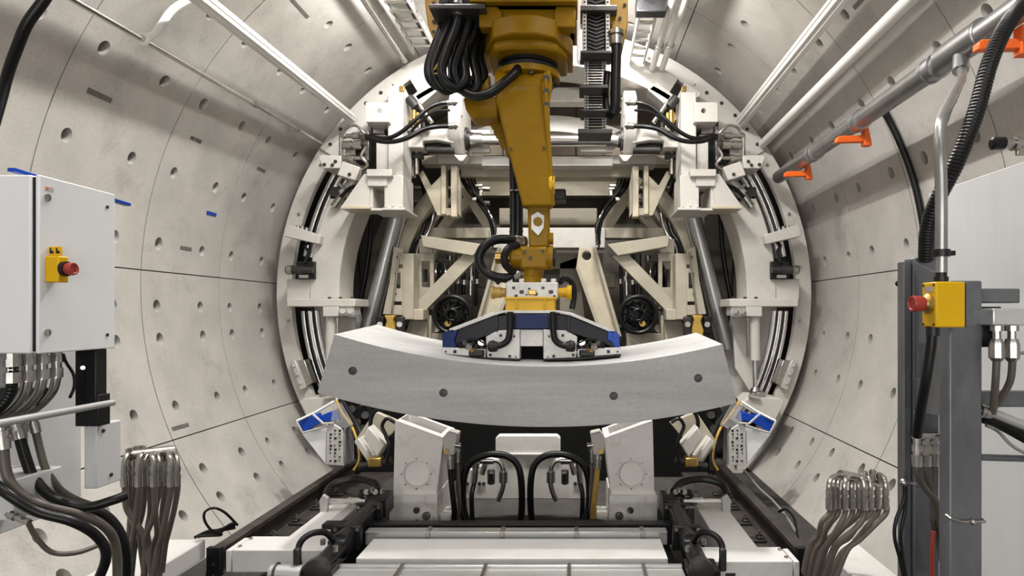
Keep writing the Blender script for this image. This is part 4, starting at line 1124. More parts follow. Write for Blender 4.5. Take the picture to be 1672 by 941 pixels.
def under(mx):
    S = side(mx)
    hose('hydraulic_hose', 'thick black hose arch in front of the centre plate, ' + S, 'hose', [P(768, 862, 4.7), P(757, 830, 4.7), P(757, 785, 4.7), P(768, 757, 4.7), P(795, 743, 4.7), P(825, 744, 4.7), P(844, 758, 4.7), P(851, 785, 4.7), P(852, 830, 4.72), P(848, 870, 4.75)], 0.026, 'rubber', 'hose arches under the segment', mx=mx, n=12)
    t = thing('steel_pipe', 'bent steel pipe with couplings inside the hose arch ' + S, 'pipe')
    MB(mx).tube([P(784, 752, 4.8), P(800, 752, 4.8), P(814, 753, 4.8), P(821, 764, 4.8), P(822, 790, 4.8), P(818, 806, 4.8), P(813, 818, 4.8)], 0.02, n=12).build('tube', 'fitting', t)
    MB(mx).cyl(P(788, 752, 4.8), P(806, 752, 4.8), 0.032).build('coupling', 'fitting', t)
    MB(mx).cyl(P(822, 770, 4.8), P(822, 788, 4.8), 0.034).build('coupling', 'fitting', t)
    hose('hydraulic_hose', 'short black hose with steel end inside the hose arch ' + S, 'hose', [P(776, 768, 4.82), P(774, 790, 4.82), P(770, 812, 4.8), P(772, 862, 4.8)], 0.019, 'rubber', fit=0.1, ends=(True, False), mx=mx)
    t = thing('hydraulic_valve', 'small steel valve pair on the centre plate ' + S, 'valve')
    MB(mx).cyl(P(802, 768, 4.9), P(802, 790, 4.9), 0.03).cyl(P(802, 790, 4.9), P(802, 772, 4.86), 0.02).build('body', 'dark_steel', t)
    MB(mx).cyl(P(787, 775, 4.92), P(792, 758, 4.92), 0.022).build('body', 'fitting', t)
    for x in (763, 783, 790):
        MB(mx).bolts([P(x, 790, 5.05)], r=0.016).build('bolt', 'dark_steel', t)
    # pedestal
    c = MB(mx).cyl(P(680, 774, 4.3), P(680, 774, 4.56), 0.095, n=36)
    c.prism([(654, 676), (721, 702), (712, 770), (652, 770)], 4.62, 0.26)
    t = thing('pedestal', 'white pedestal with a round porthole under the segment ' + S, 'pedestal')
    MB(mx).prism([(645, 688), (724, 717), (713, 809), (642, 809)], 4.5, 0.42).build('upper_box', 'pedestal_white', t, 0.008, cut=c)
    MB(mx).cyl(P(680, 774, 4.55), P(680, 774, 4.57), 0.093, n=36).build('porthole_cover', 'pedestal_white', t)
    MB(mx).torus(P(680, 774, 4.498), (0, 1, 0), 0.099, 0.006, 40).build('porthole_ring', 'pedestal_white', t)
    for k in range(8):
        a = k * PI / 4
        MB(mx).bolts([P(680 + 24.5 * math.cos(a), 774 + 24.5 * math.sin(a), 4.5)], r=0.006, h=0.005).build('bolt', 'fitting', t)
    MB(mx).prism([(656, 700), (715, 722), (708, 768), (655, 768)], 4.63, 0.24).build('top_recess_shade', 'void', t)  # near-black block painting the shade inside the open top
    c = MB(mx).cyl(P(680, 834, 4.3), P(680, 834, 4.9), 0.024).cyl(P(680, 852, 4.3), P(680, 852, 4.9), 0.014).rect(679, 812, 697, 817, 4.3, 0.55)
    MB(mx).rect(636, 810, 714, 862, 4.46, 0.5).build('lower_box', 'pedestal_white', t, 0.008, cut=c)
    MB(mx).lathe(P(696, 843, 4.46), (0, -1, 0), [(0, 0.05), (0.02, 0.05), (0.02, 0.042), (0.05, 0.038), (0.05, 0.03)], 24).build('boss', 'pedestal_white', t)
    MB(mx).cyl(P(696, 843, 4.42), P(696, 843, 4.405), 0.03, n=20).build('plug', 'dark_steel', t)
    MB(mx).rect(718, 840, 736, 856, 4.5, 0.2).build('side_lug', 'pedestal_white', t, 0.01)
    t = thing('hose_bracket', 'white hinged hose bracket on the inner flank of the pedestal ' + S, 'bracket')
    MB(mx).prism([(722, 716), (730, 706), (746, 710), (741, 744), (724, 742)], 4.48, 0.16).build('plate', 'white', t, 0.008)
    MB(mx).bolts([P(729, 737, 4.48)], r=0.02).build('bolt', 'brass', t)
    MB(mx).cyl(P(742, 727, 4.5), P(752, 728, 4.5), 0.02).build('pin', 'fitting', t)
    hose('hydraulic_hose', 'black hose hanging from the pedestal bracket ' + S, 'hose', [P(735, 752, 4.5), P(736, 775, 4.5), P(739, 805, 4.5), P(742, 835, 4.5), P(741, 862, 4.5)], 0.021, 'ochre' if mx else 'rubber', fit=0.06, mx=mx)
    hose('hydraulic_hose', 'thin hose hanging behind the pedestal bracket ' + S, 'hose', [P(748, 742, 4.6), P(748, 770, 4.6), P(750, 810, 4.6), P(748, 862, 4.6)], 0.013, 'hose', fit=0.06, mx=mx)
    hose('hydraulic_hose', 'black hose rising beside the hose arch ' + S, 'hose', [P(760, 862, 4.62), P(752, 830, 4.62), P(748, 790, 4.66), P(755, 760, 4.7)], 0.016, 'rubber', mx=mx)


MIRX = -0.036
both(under)
MIRX = 0.0

# near-black panel standing in for shade behind the pedestals, and the pipework that fills the machine
struct(MB().rect(560, 640, 1170, 870, 6.35, 0.05).build('shade_panel_lower', 'void'))


def clutter(mx):
    S = side(mx)
    t = thing('junction_box', 'dark open junction box behind the sloping beam ' + S, 'box')
    MB(mx).rect(702, 424, 732, 470, 7.75, 0.2).build('box', 'shell', t, 0.01)
    for k in range(4):
        MB(mx).tube([P(705 + 7 * k, 430, 7.7), P(703 + 8 * k, 448, 7.62), P(708 + 6 * k, 468, 7.7)], 0.02, n=8).build('wire', ('rubber', 'fitting')[k % 2], t)
    for k, (y, r, m, lb) in enumerate(((306, 0.03, 'fitting', 'level steel pipe behind the twin bracket'), (330, 0.04, 'dark_steel', 'dark level pipe behind the twin bracket'), (532, 0.045, 'dark_steel', 'dark level pipe behind the cable reel'))):
        tag(MB(mx).cyl(P(660, y, 8.1), P(800, y + 3, 8.1), r, n=14).build('pipe', m), lb + ' ' + S, 'pipe')
    t = thing('valve_rack', 'rack of dark valves behind the cable reel ' + S, 'valves')
    MB(mx).rect(704, 482, 770, 560, 7.6, 0.15).build('plate', 'shell', t, 0.01)
    for k in range(9):
        x, y = 712 + 19 * (k % 3), 492 + 22 * (k // 3)
        MB(mx).cyl(P(x, y, 7.6), P(x, y, 7.45), 0.05, n=12).build('valve', ('fitting', 'dark_steel', 'black')[k % 3], t)
    hose('hose', 'black hose sagging from roof brace to frame post ' + S, 'hose', [P(690, 300, 7.5), P(697, 340, 7.4), P(690, 378, 7.35), P(676, 400, 7.3), P(668, 440, 7.3), P(670, 500, 7.3)], 0.025, 'rubber', mx=mx)
    hose('hose', 'thin silver hose sagging onto the frame post ' + S, 'hose', [P(700, 300, 7.5), P(708, 345, 7.42), P(699, 380, 7.4), P(682, 405, 7.35), P(676, 470, 7.35)], 0.016, 'fitting', mx=mx)
    t = thing('stiffener', 'cream stiffener plate behind the curved ribs ' + S, 'plate')
    MB(mx).prism([(640, 352), (668, 330), (676, 352), (652, 400), (638, 400)], 7.7, 0.06).build('plate', 'cream', t, 0.006)
    for x, y in ((655, 350), (650, 375), (646, 392)):
        MB(mx).bolts([P(x, y, 7.7)], r=0.022).build('bolt', 'dark_steel', t)
    t = thing('lower_bracket', 'cream lower bracket where the brace meets the floor frame ' + S, 'bracket')
    MB(mx).rect(700, 545, 760, 590, 7.2, 0.2).build('plate', 'cream', t, 0.008)
    MB(mx).rect(690, 515, 704, 590, 7.15, 0.2).build('rib', 'cream', t, 0.008)
    # weld-on details of the big white parts
    t = thing('valve_pack', 'row of small steel valves on the wheel casing ' + S, 'valves')
    for k in range(5):
        MB(mx).cyl(P(664 + 7 * k, 212, 6.45), P(664 + 7 * k, 200 - 3 * (k % 2), 6.45), 0.018, n=8).build('valve', ('fitting', 'dark_steel', 'brass')[k % 3], t)
    MB(mx).rect(660, 208, 698, 214, 6.42, 0.06).build('block', 'fitting', t, 0.006)
    hose('hose', 'thin black hose tucked under the two arching hoses ' + S, 'hose', [P(735, 180, 6.3), P(712, 182, 6.3), P(694, 192, 6.3), P(680, 205, 6.3), P(672, 214, 6.35)], 0.014, 'rubber', mx=mx)
    hose('hose', 'short silver hose from the valves up to the bearing block ' + S, 'hose', [P(560, 220, 6.28), P(566, 208, 6.26), P(580, 205, 6.25), P(590, 212, 6.25), P(598, 220, 6.26)], 0.014, 'fitting', mx=mx)
    hose('hose', 'short black hose drooping from the valves to the link cylinder ' + S, 'hose', [P(596, 262, 6.3), P(600, 280, 6.28), P(590, 300, 6.28), P(570, 308, 6.3), P(556, 322, 6.32)], 0.018, 'rubber', mx=mx)
    hose('hose', 'black hose inside the ring gap behind the guide rails ' + S, 'hose', [pol(2.56, 152, 6.98), pol(2.55, 158, 6.98), pol(2.56, 165, 6.98), pol(2.53, 171, 6.98), pol(2.52, 176, 6.98)], 0.02, 'rubber', mx=mx)


both(clutter)


# ================================================================== SEGMENT, TRACK AND FEED BED
seg_in = P(862, 598, 3.7)
R_IN = 4.255
cz = seg_in.z + R_IN
s = MB().sector(R_IN, R_IN + 0.372, 3.7, 4.5, 254.05, 285.95, 40, seg_in.x, cz)
s.rot(1.46, 'Y', seg_in).rot(3.2, 'X', seg_in)
c = MB()
for px, py in ((576, 606), (724, 642), (1002, 647), (1140, 618)):
    c.cyl(P(px, py, 3.5), P(px, py, 3.82) + Vector((0, 0, 0)), 0.025, n=20)
tag(s.build('concrete_segment', 'segment_concrete', bevel=0.006, cut=c), 'large curved grey concrete segment held under the robot gripper', 'segment')


def track(mx):
    S = side(mx)
    x = 1.80 if mx else 1.965           # authored on the cabinet side, mirrored for the other
    t = thing('rail', 'dark steel track rail along the tunnel wall ' + S, 'rail')
    MB(mx).box(-x - 0.04, -x + 0.04, 3.95, 6.45, 0.185, 0.225).box(-x - 0.014, -x + 0.014, 3.95, 6.45, 0.06, 0.187).box(-x - 0.08, -x + 0.08, 3.95, 6.45, 0.03, 0.062).build('profile', 'rail', t, 0.006)
    MB(mx).box(-x - 0.05, -x + 0.04, 3.91, 3.95, 0.0, 0.235).build('end_plate', 'black', t, 0.004)
    MB(mx).bolts([(-x, 3.91, 0.13), (-x, 3.91, 0.06)], r=0.008).build('bolt', 'fitting', t)
    w0, w1 = (1.87, 2.12) if mx else (2.03, 2.36)
    t = thing('side_beam', 'pale concrete floor beam beside the rail end ' + S, 'beam')
    MB(mx).box(-w1, -w0, 2.75 if mx else 1.3, 3.93, 0.165, 0.285).build('beam', 'beam_white', t, 0.008)
    for y in ((2.9, 3.5) if mx else (1.8, 2.7, 3.5)):
        MB(mx).box(-w1 + 0.14, -w0 - 0.06, y, y + 0.1, 0.0, 0.165).build('foot', 'dark_steel', t)
    tag(MB(mx).box(-x + 0.09, -1.44, 3.78, 6.45, 0.0, 0.09).build('track_plate', 'rail', bevel=0.004), 'brown steel track plate inside the rail ' + S, 'plate')
    tag(MB(mx).box(-1.43, -0.98, 4.95, 5.9, 0.0, 0.16).build('deck_plate', 'deck', bevel=0.004), 'brown deck plate behind the long white beam ' + S, 'plate')
    for k, y in enumerate((4.08, 4.42, 4.78, 5.15, 5.55, 6.0)):
        xc = -x + 0.15
        t = thing('rail_clip', '%s dark rail clip from the viewer on the track plate %s' % (orn[k], S), 'clip', 'rail clips ' + S)
        MB(mx).box(xc - 0.065, xc + 0.065, y - 0.045, y + 0.045, 0.09, 0.112).build('clip_plate', 'dark_steel', t, 0.006)
        MB(mx).box(xc - 0.05, xc + 0.0, y - 0.03, y + 0.03, 0.112, 0.13).build('clamp', 'dark_steel', t, 0.006)
        MB(mx).lathe((xc - 0.02, y, 0.13), (0, 0, 1), [(0, 0.024), (0.018, 0.024), (0.018, 0.012), (0.035, 0.012)], 6).build('bolt', 'fitting', t)
    # feed bed side beams
    y0, y1 = (3.34, 3.55) if mx else (3.5, 3.72)
    t = thing('feed_bed_beam', 'white angled side frame of the feed bed ' + S, 'frame')
    MB(mx).box(-1.62 if not mx else -1.53, -1.04, y0, y1, 0.252, 0.38).build('cross_beam', 'beam_white', t, 0.005)
    MB(mx).box(-1.40, -1.19, y1, 4.36, 0.2, 0.378).build('long_beam', 'beam_white', t, 0.005)
    xe = -1.63 if not mx else -1.54
    MB(mx).box(xe - 0.03, xe, y0 + 0.01, y1 - 0.01, 0.25, 0.375).build('end_cap', 'beam_white', t, 0.004)
    for yy in (y0 + 0.05, y1 - 0.05):
        MB(mx).cyl((xe + 0.03, yy, 0.378), (xe + 0.03, yy, 0.388), 0.012, n=6).build('bolt', 'fitting', t)
    MB(mx).box(-1.5, -1.1, y0 + 0.03, 4.3, 0.0, 0.2).build('base', 'black', t)
    # black clamp arms
    A = lambda d, dx=0, dz=0: Vector((-1.0 + dx, d, 0.40 + (d - 3.3) * 0.03 + dz))
    t = thing('hydraulic_clamp', 'black hydraulic clamp arm lying along the feed bed ' + S, 'arm')
    MB(mx).cyl(A(3.2), A(3.62), 0.052, n=20).build('near_tube', 'black', t)
    MB(mx).beam(A(3.44, 0, 0.0), A(4.12, 0, 0.01), 0.105, 0.105).build('box_tube', 'black', t, 0.012)
    MB(mx).cyl(A(3.5, 0.0, 0.025), A(4.0, 0, 0.03), 0.045, n=16).build('cylinder', 'dark_steel', t)
    for d in (3.60, 3.98):
        MB(mx).beam(A(d), A(d + 0.035), 0.165, 0.145).build('collar', 'black', t, 0.006)
        for dx, dz in ((-0.065, 0.055), (0.065, 0.055)):
            MB(mx).bolts([A(d, dx, dz)], r=0.012).build('bolt', 'fitting', t)
    MB(mx).beam(A(4.10, 0, 0.0), A(4.30, 0, 0.0), 0.14, 0.13).build('rear_block', 'black', t, 0.01)
    MB(mx).box(-1.10, -0.93, 3.18, 3.34, 0.25, 0.40).build('front_block', 'black', t, 0.01)
    MB(mx).lathe(A(3.16, 0, 0.0), (0, 1, 0), [(0, 0.03), (0.01, 0.062), (0.06, 0.062), (0.07, 0.05)], 20).build('front_cap', 'dark_steel', t)
    MB(mx).tube([(-1.11, 3.22, 0.38), (-1.12, 3.24, 0.50), (-1.085, 3.29, 0.545), (-1.03, 3.36, 0.53), (-1.005, 3.42, 0.46)], 0.017).build('cable', 'rubber', t)
    MB(mx).box(-1.135, -1.10, 3.2, 3.235, 0.38, 0.50).build('cable_guide', 'dark_steel', t, 0.008)
    for d, dx, dz in ((3.30, 0.05, 0.05), (3.38, -0.05, 0.055), (4.2, -0.05, 0.08), (4.16, 0.03, 0.085)):
        MB(mx).cyl(A(d, dx, dz), A(d, dx, dz + 0.03), 0.014, n=10).build('fitting', 'fitting', t)
    # cross cylinder at the far end
    t = thing('cross_cylinder', 'chrome cross cylinder at the far end of the clamp arm ' + S, 'cylinder')
    MB(mx).lathe((-1.40, 4.22, 0.44), (1, 0, 0), [(0, 0.02), (0.18, 0.02), (0.18, 0.03), (0.2, 0.03), (0.2, 0.026), (0.34, 0.026)], 16).build('rod', 'chrome', t)
    MB(mx).prism([(521, 818), (527, 808), (536, 814), (534, 836), (522, 840)], 4.18, 0.03).build('end_bracket', 'plate_grey', t, 0.004)
    MB(mx).tube([(-1.41, 4.3, 0.46), (-1.38, 4.36, 0.52), (-1.25, 4.4, 0.545), (-1.1, 4.36, 0.53), (-1.03, 4.28, 0.49)], 0.026, n=8).build('guard', 'black', t)
    for k in range(4):
        MB(mx).cyl((-1.15 + 0.03 * k, 4.26, 0.47 + 0.012 * (k % 2)), (-1.12 + 0.03 * k, 4.2, 0.51), 0.02, n=8).build('connector', ('black', 'fitting')[k % 2], t)


both(track)

t = thing('feed_table', 'white feed table slab between aluminium strips at the front', 'table')
MB().box(-0.87, 0.855, 3.385, 3.68, 0.335, 0.38).build('slab', 'beam_white', t, 0.005)
MB().box(-0.93, 0.90, 3.71, 3.77, 0.33, 0.405).box(-0.93, 0.90, 3.70, 3.78, 0.405, 0.412).build('rear_strip', 'alu', t, 0.003)
MB().box(-0.93, 0.92, 3.12, 3.32, 0.28, 0.36).box(-0.93, 0.92, 3.30, 3.325, 0.36, 0.375).build('front_strip', 'alu', t, 0.003)
MB().box(-0.93, 0.92, 3.325, 3.385, 0.2, 0.31).build('channel', 'black', t)
for x in (-0.55, -0.1, 0.35, 0.75):
    MB().box(x - 0.012, x + 0.012, 3.695, 3.785, 0.33, 0.418).build('strip_clip', 'fitting', t, 0.002)
    MB().box(x - 0.05, x - 0.03, 3.11, 3.325, 0.28, 0.379).build('strip_clip', 'fitting', t, 0.002)
MB().box(-0.95, 0.93, 3.1, 3.9, 0.0, 0.28).build('base', 'black', t)
tag(MB().box(-1.25, 0.95, 3.84, 3.92, 0.28, 0.41).build('cross_rail', 'black', bevel=0.006), 'black cross rail behind the feed table', 'rail')
t = thing('steel_tube', 'silver tube end at the lower front of the feed bed', 'tube')
MB().cyl(P(443, 936, 3.2), P(494, 938, 3.2), 0.045, n=20).build('tube', 'alu', t)
MB().torus(P(452, 936, 3.2), (1, 0, 0), 0.048, 0.006).build('clamp_ring', 'dark_steel', t)
MB().rect(455, 940, 485, 990, 3.22, 0.06).build('stand', 'black', t)
t = thing('name_plate', 'small dark plate on the front of the white side frame', 'plate')
MB().box(1.16, 1.215, 3.333, 3.339, 0.30, 0.318).build('plate', 'dark_steel', t, 0.002)
hose('cable', 'thin black cable loop lying on the rail end near the hose cluster', 'cable', [P(388, 858, 4.0), P(368, 838, 3.95), P(350, 830, 3.9), P(335, 836, 3.9), P(334, 850, 3.9), P(345, 866, 3.92), P(362, 874, 3.95), P(320, 876, 3.9)], 0.008, 'rubber')
t = thing('cable', 'black cable tangle lying at the rail end near the loop', 'cable')
for k in range(5):
    MB().tube([P(318 + 6 * k, 878 - k, 3.98), P(340 + 4 * k, 868 + k, 3.99), P(362 + 3 * k, 866 - 2 * k, 4.0), P(384, 862 - 2 * k, 4.02)], 0.010, n=8).build('strand', 'rubber', t)
hose('cable', 'thin silver wire running down the wall beside the rail', 'cable', [P(1215, 768, 5.7), P(1240, 798, 5.2), P(1262, 818, 4.9), P(1285, 846, 4.5), P(1300, 870, 4.25)], 0.009, 'alu')
hose('cable', 'small black cable bow at the rail end on the steel post side', 'cable', [P(1272, 836, 4.6), P(1283, 832, 4.5), P(1294, 842, 4.4), P(1300, 858, 4.3), P(1304, 885, 4.1)], 0.010, 'rubber')
hose('hydraulic_hose', 'black hose lying across the cross rail near the steel post side pedestal', 'hose', [P(905, 864, 4.1), P(935, 856, 4.1), P(970, 852, 4.1), P(1000, 856, 4.1), P(1030, 862, 4.1)], 0.016, 'rubber')
hose('hydraulic_hose', 'black hose lying across the cross rail near the cabinet side pedestal', 'hose', [P(680, 862, 4.15), P(700, 856, 4.15), P(725, 858, 4.12), P(750, 862, 4.1)], 0.016, 'rubber')


# ================================================================== ROBOT, GRIPPER AND WHAT HANGS FROM THE CROWN
t = thing('robot_arm', 'big yellow industrial robot arm hanging from the crown', 'robot')
cxr, cyr = 0.017, 4.2
C = Vector((cxr, cyr, 0))
b_ = MB().box(cxr - 0.33, cxr + 0.33, 3.9, 4.5, 3.70, 4.6).build('carriage', 'robot', t, 0.012)
MB().box(cxr - 0.34, cxr + 0.34, 3.86, 4.5, 3.70, 3.725).build('carriage_flange', 'robot', b_, 0.004)
MB().box(cxr - 0.27, cxr + 0.29, 3.95, 4.45, 3.60, 3.70).build('neck_box', 'robot', t, 0.01)
for q in ([(782, 10), (812, 10), (820, 20), (820, 44), (782, 44)], [(908, 10), (940, 10), (940, 44), (905, 44), (905, 20)]):
    MB().prism(q, 3.92, 0.1).build('cheek', 'robot', t, 0.008)
s = MB()
pts = [(-0.31, 0.0), (-0.2, -0.3), (-0.08, -0.36), (0.08, -0.36), (0.2, -0.3), (0.31, 0.0), (0.31, 0.28), (-0.31, 0.28)]
s.ext([C + Vector((x, y, 3.49)) for x, y in pts], (0, 0, 0.12))
s.build('base_plate', 'robot', t, 0.01)
pts = [(-0.27, -0.08), (-0.2, -0.25), (-0.1, -0.29), (0.1, -0.29), (0.2, -0.25), (0.27, -0.08), (0.27, 0.2), (-0.27, 0.2)]
MB().ext([C + Vector((x, y, 3.43)) for x, y in pts], (0, 0, 0.07)).build('turret_base', 'robot', t, 0.02)
o = MB().lathe(C + Vector((0, 0, 3.365)), (0, 0, 1), [(0, 0.2), (0.03, 0.205), (0.035, 0.19), (0.042, 0.205), (0.07, 0.205)], 40).build('slew_ring', 'black', t)
o = MB().lathe(C + Vector((0, 0, 3.32)), (0, 0, 1), [(0, 0.2), (0.006, 0.222), (0.045, 0.222), (0.05, 0.21)], 40).build('turret_flange', 'robot', t)
for k in range(12):
    a = k * PI / 6 + 0.2
    q = C + Vector((0.195 * math.cos(a), 0.195 * math.sin(a), 3.32))
    MB().cyl(q, q - Vector((0, 0, 0.018)), 0.017, n=8).build('bolt', 'dark_steel', o)
# shoulder housing and tapering upper arm
d0, d1 = 4.02, 3.94
front = [P(812, 122, d0), P(893, 118, d0), P(895, 160, d0), P(897, 230, 3.98), P(902, 336, d1), P(853, 336, d1), P(831, 250, 3.97), P(814, 182, d0), P(810, 165, d0)]
back = [p + Vector((0, 0.24 if p.z > 2.9 else (0.2 if p.z > 2.5 else 0.15), 0)) for p in front]
s = MB()
fv = [s.V(p) for p in front]
bv = [s.V(p) for p in back]
s.face(fv)
s.face(list(reversed(bv)))
for i in range(len(fv)):
    j = (i + 1) % len(fv)
    s.face([fv[i], bv[i], bv[j], fv[j]])
ua = s.build('upper_arm', 'robot', t, 0.016, 3)
MB().cyl(P(812, 148, 4.14), P(896, 148, 4.14), 0.13, n=32).build('shoulder_joint', 'robot', t)
q = P(897, 143, 4.1)
MB().prism([(886, 118), (897, 112), (901, 128), (900, 150), (896, 176), (889, 182), (884, 165), (883, 138)], 3.98, 0.04).build('shoulder_cover', 'robot', t, 0.012)
for y in (128, 150, 172):
    MB().cyl(P(892, y, 3.98), P(892, y, 3.965), 0.022, n=14).build('bolt', 'dark_steel', ua)
MB().prism([(889, 120), (893, 120), (896, 180), (900, 240), (906, 336), (900, 336), (893, 240), (888, 182)], 3.965, 0.02).build('edge_strip', 'robot', ua, 0.004)
for x, y in ((834, 243), (888, 241)):
    MB().cyl(P(x, y, 3.98), P(x, y, 3.955), 0.009, n=8).build('bolt', 'dark_steel', ua)
# motor at the shoulder, rear casting
m_ = MB().prism([(756, 160), (763, 156), (813, 158), (813, 192), (770, 192), (760, 178)], 4.1, 0.2).build('shoulder_motor', 'robot', t, 0.012)
MB().cyl(P(768, 142, 4.15), P(800, 142, 4.15), 0.07, n=20).build('motor_body', 'robot', m_)
MB().rect(762, 130, 776, 146, 4.08, 0.08).build('motor_cap', 'dark_steel', m_, 0.015)
MB().prism([(798, 190), (815, 190), (846, 250), (826, 252), (822, 238), (815, 236), (813, 222), (806, 218), (805, 206), (799, 203)], 4.24, 0.12).build('rear_casting', 'robot', t, 0.008)
# forearm, elbow, wrist
fa = MB().prism([(861, 334), (897, 334), (896, 404), (863, 404)], 4.0, 0.15).build('forearm', 'robot', t, 0.015)
MB().prism([(867, 352), (878, 345), (889, 352), (888, 372), (879, 386), (867, 374)], 3.99, 0.012).build('diamond_plate', 'chrome', fa, 0.003)
MB().cyl(P(878, 362, 3.99), P(878, 362, 3.975), 0.03, n=20).build('hub', 'robot', fa)
MB().lathe(P(897, 303, 4.02), (1, 0, 0), [(0, 0.075), (0.02, 0.075), (0.02, 0.06), (0.035, 0.06)], 24).build('elbow_cover', 'yellow', t)
MB().lathe(P(896, 390, 4.05), (1, 0, 0), [(0, 0.04), (0.03, 0.04)], 16).build('pin_cover', 'robot', t)
e_ = MB().lathe(P(834, 421, 4.06), (1, 0, 0), [(0, 0.07), (0.012, 0.08), (0.03, 0.08), (0.03, 0.076), (0.25, 0.076), (0.25, 0.082), (0.28, 0.082)], 32).build('wrist_housing', 'robot', t)
MB().rect(848, 402, 895, 440, 3.985, 0.15).build('wrist_block', 'robot', t, 0.02)
MB().lathe(P(902, 421, 4.06), (1, 0, 0), [(0, 0.06), (0.02, 0.06), (0.024, 0.05)], 20).build('wrist_cap', 'black', e_)
MB().lathe(P(834, 421, 4.06), (-1, 0, 0), [(0, 0.05), (0.03, 0.05), (0.03, 0.035), (0.06, 0.035), (0.06, 0.04), (0.1, 0.04)], 20).build('wrist_motor', 'brass', e_)
for x, y in ((856, 412), (866, 421), (886, 410)):
    MB().cyl(P(x, y, 3.985), P(x, y, 3.975), 0.011, n=8).build('bolt', 'dark_steel', t)
q = P(868, 458, 4.08)
MB().lathe(q - Vector((0, 0, 0.02)), (0, 0, 1), [(0, 0.09), (0.03, 0.09), (0.04, 0.075), (0.07, 0.08), (0.1, 0.085)], 28).build('wrist_neck', 'robot', t)
# tool changer
t2 = thing('tool_changer', 'grey and yellow tool changer between robot wrist and gripper', 'tool changer')
s = MB().rect(826, 461, 911, 487, 3.96, 0.24)
s.build('body_plate', 'plate_grey', t2, 0.006)
for x, y, w in ((836, 468, 5), (848, 474, 7), (862, 470, 4), (872, 478, 6), (884, 468, 5), (896, 474, 7), (903, 482, 4), (840, 481, 5), (858, 480, 3)):
    MB().rect(x, y, x + w, y + w * 0.8, 3.952, 0.02).build('dark_recess', 'dark_steel', t2, 0.004)
for x in (833, 852, 888, 904):
    MB().rect(x - 5, 455, x + 4, 462, 3.98, 0.05).build('lug', 'plate_grey', t2, 0.006)
MB().lathe(P(826, 478, 4.03), (-1, 0, 0), [(0, 0.03), (0.03, 0.03), (0.03, 0.036), (0.075, 0.036), (0.075, 0.042), (0.095, 0.042)], 24).build('knob', 'ochre', t2)
MB().lathe(P(911, 478, 4.03), (1, 0, 0), [(0, 0.03), (0.035, 0.03), (0.035, 0.032), (0.06, 0.034), (0.06, 0.048), (0.09, 0.048)], 24).build('knob', 'yellow', t2)
MB().rect(825, 487, 906, 508, 3.94, 0.28).build('base_block', 'yellow', t2, 0.006)
MB().rect(823, 485, 908, 489, 3.93, 0.30).build('rim', 'yellow', t2, 0.003)
for x in (842, 888):
    MB().rect(x, 489, x + 3, 507, 3.93, 0.02).build('rib', 'yellow', t2, 0.003)
MB().rect(820, 507, 912, 512, 3.92, 0.34).build('lower_plate', 'plate_grey', t2, 0.003)
MB().rect(862, 474, 876, 482, 3.95, 0.02).build('sensor', 'brass', t2, 0.006)
for x in (811, 914):
    MB().tube([P(x, 462, 4.1), P(x + 8, 455, 4.12), P(x + 20, 462, 4.15), P(x + 24, 480, 4.15), P(x + 20, 505, 4.15)], 0.02, n=8).build('hose_loop', 'rubber', t2)

# gripper
t = thing('segment_gripper', 'dark blue arched gripper beam sitting on the concrete segment', 'gripper')
d = 3.92
MB().prism([(738, 541), (806, 516), (838, 512), (905, 512), (932, 516), (1000, 544), (1008, 556), (1003, 568), (985, 562), (925, 542), (900, 538), (838, 538), (812, 543), (755, 564), (737, 568), (733, 556)], d, 0.30).build('arched_beam', 'navy', t, 0.006)
MB().prism([(735, 543), (806, 516), (826, 510), (826, 508), (804, 510), (733, 537)], d - 0.02, 0.34).build('top_plate', 'plate_grey', t, 0.003)
MB().prism([(908, 510), (932, 516), (1002, 545), (1004, 540), (934, 511), (910, 507)], d - 0.02, 0.34).build('top_plate', 'plate_grey', t, 0.003)
MB().rect(842, 514, 895, 537, d - 0.006, 0.02).build('centre_panel', 'navy_blue', t, 0.003)
MB().prism([(722, 544), (738, 537), (748, 540), (742, 556), (746, 568), (722, 568)], d - 0.02, 0.34).build('blue_end', 'navy_blue', t, 0.006)
MB().prism([(992, 539), (1004, 540), (1012, 548), (1012, 570), (1003, 566), (998, 558), (991, 556)], d - 0.02, 0.34).build('blue_end', 'blue', t, 0.006)
for x in (810, 927):
    MB().rect(x - 1, 514, x + 3, 542, d - 0.012, 0.02).bolts([P(x + 1, 518, d - 0.012), P(x + 1, 536, d - 0.012)], r=0.007).build('joint_strip', 'black', t, 0.002)
MB().prism([(849, 538), (887, 538), (887, 566), (849, 566)], d + 0.02, 0.2).build('middle_plate', 'plate_grey', t, 0.004)
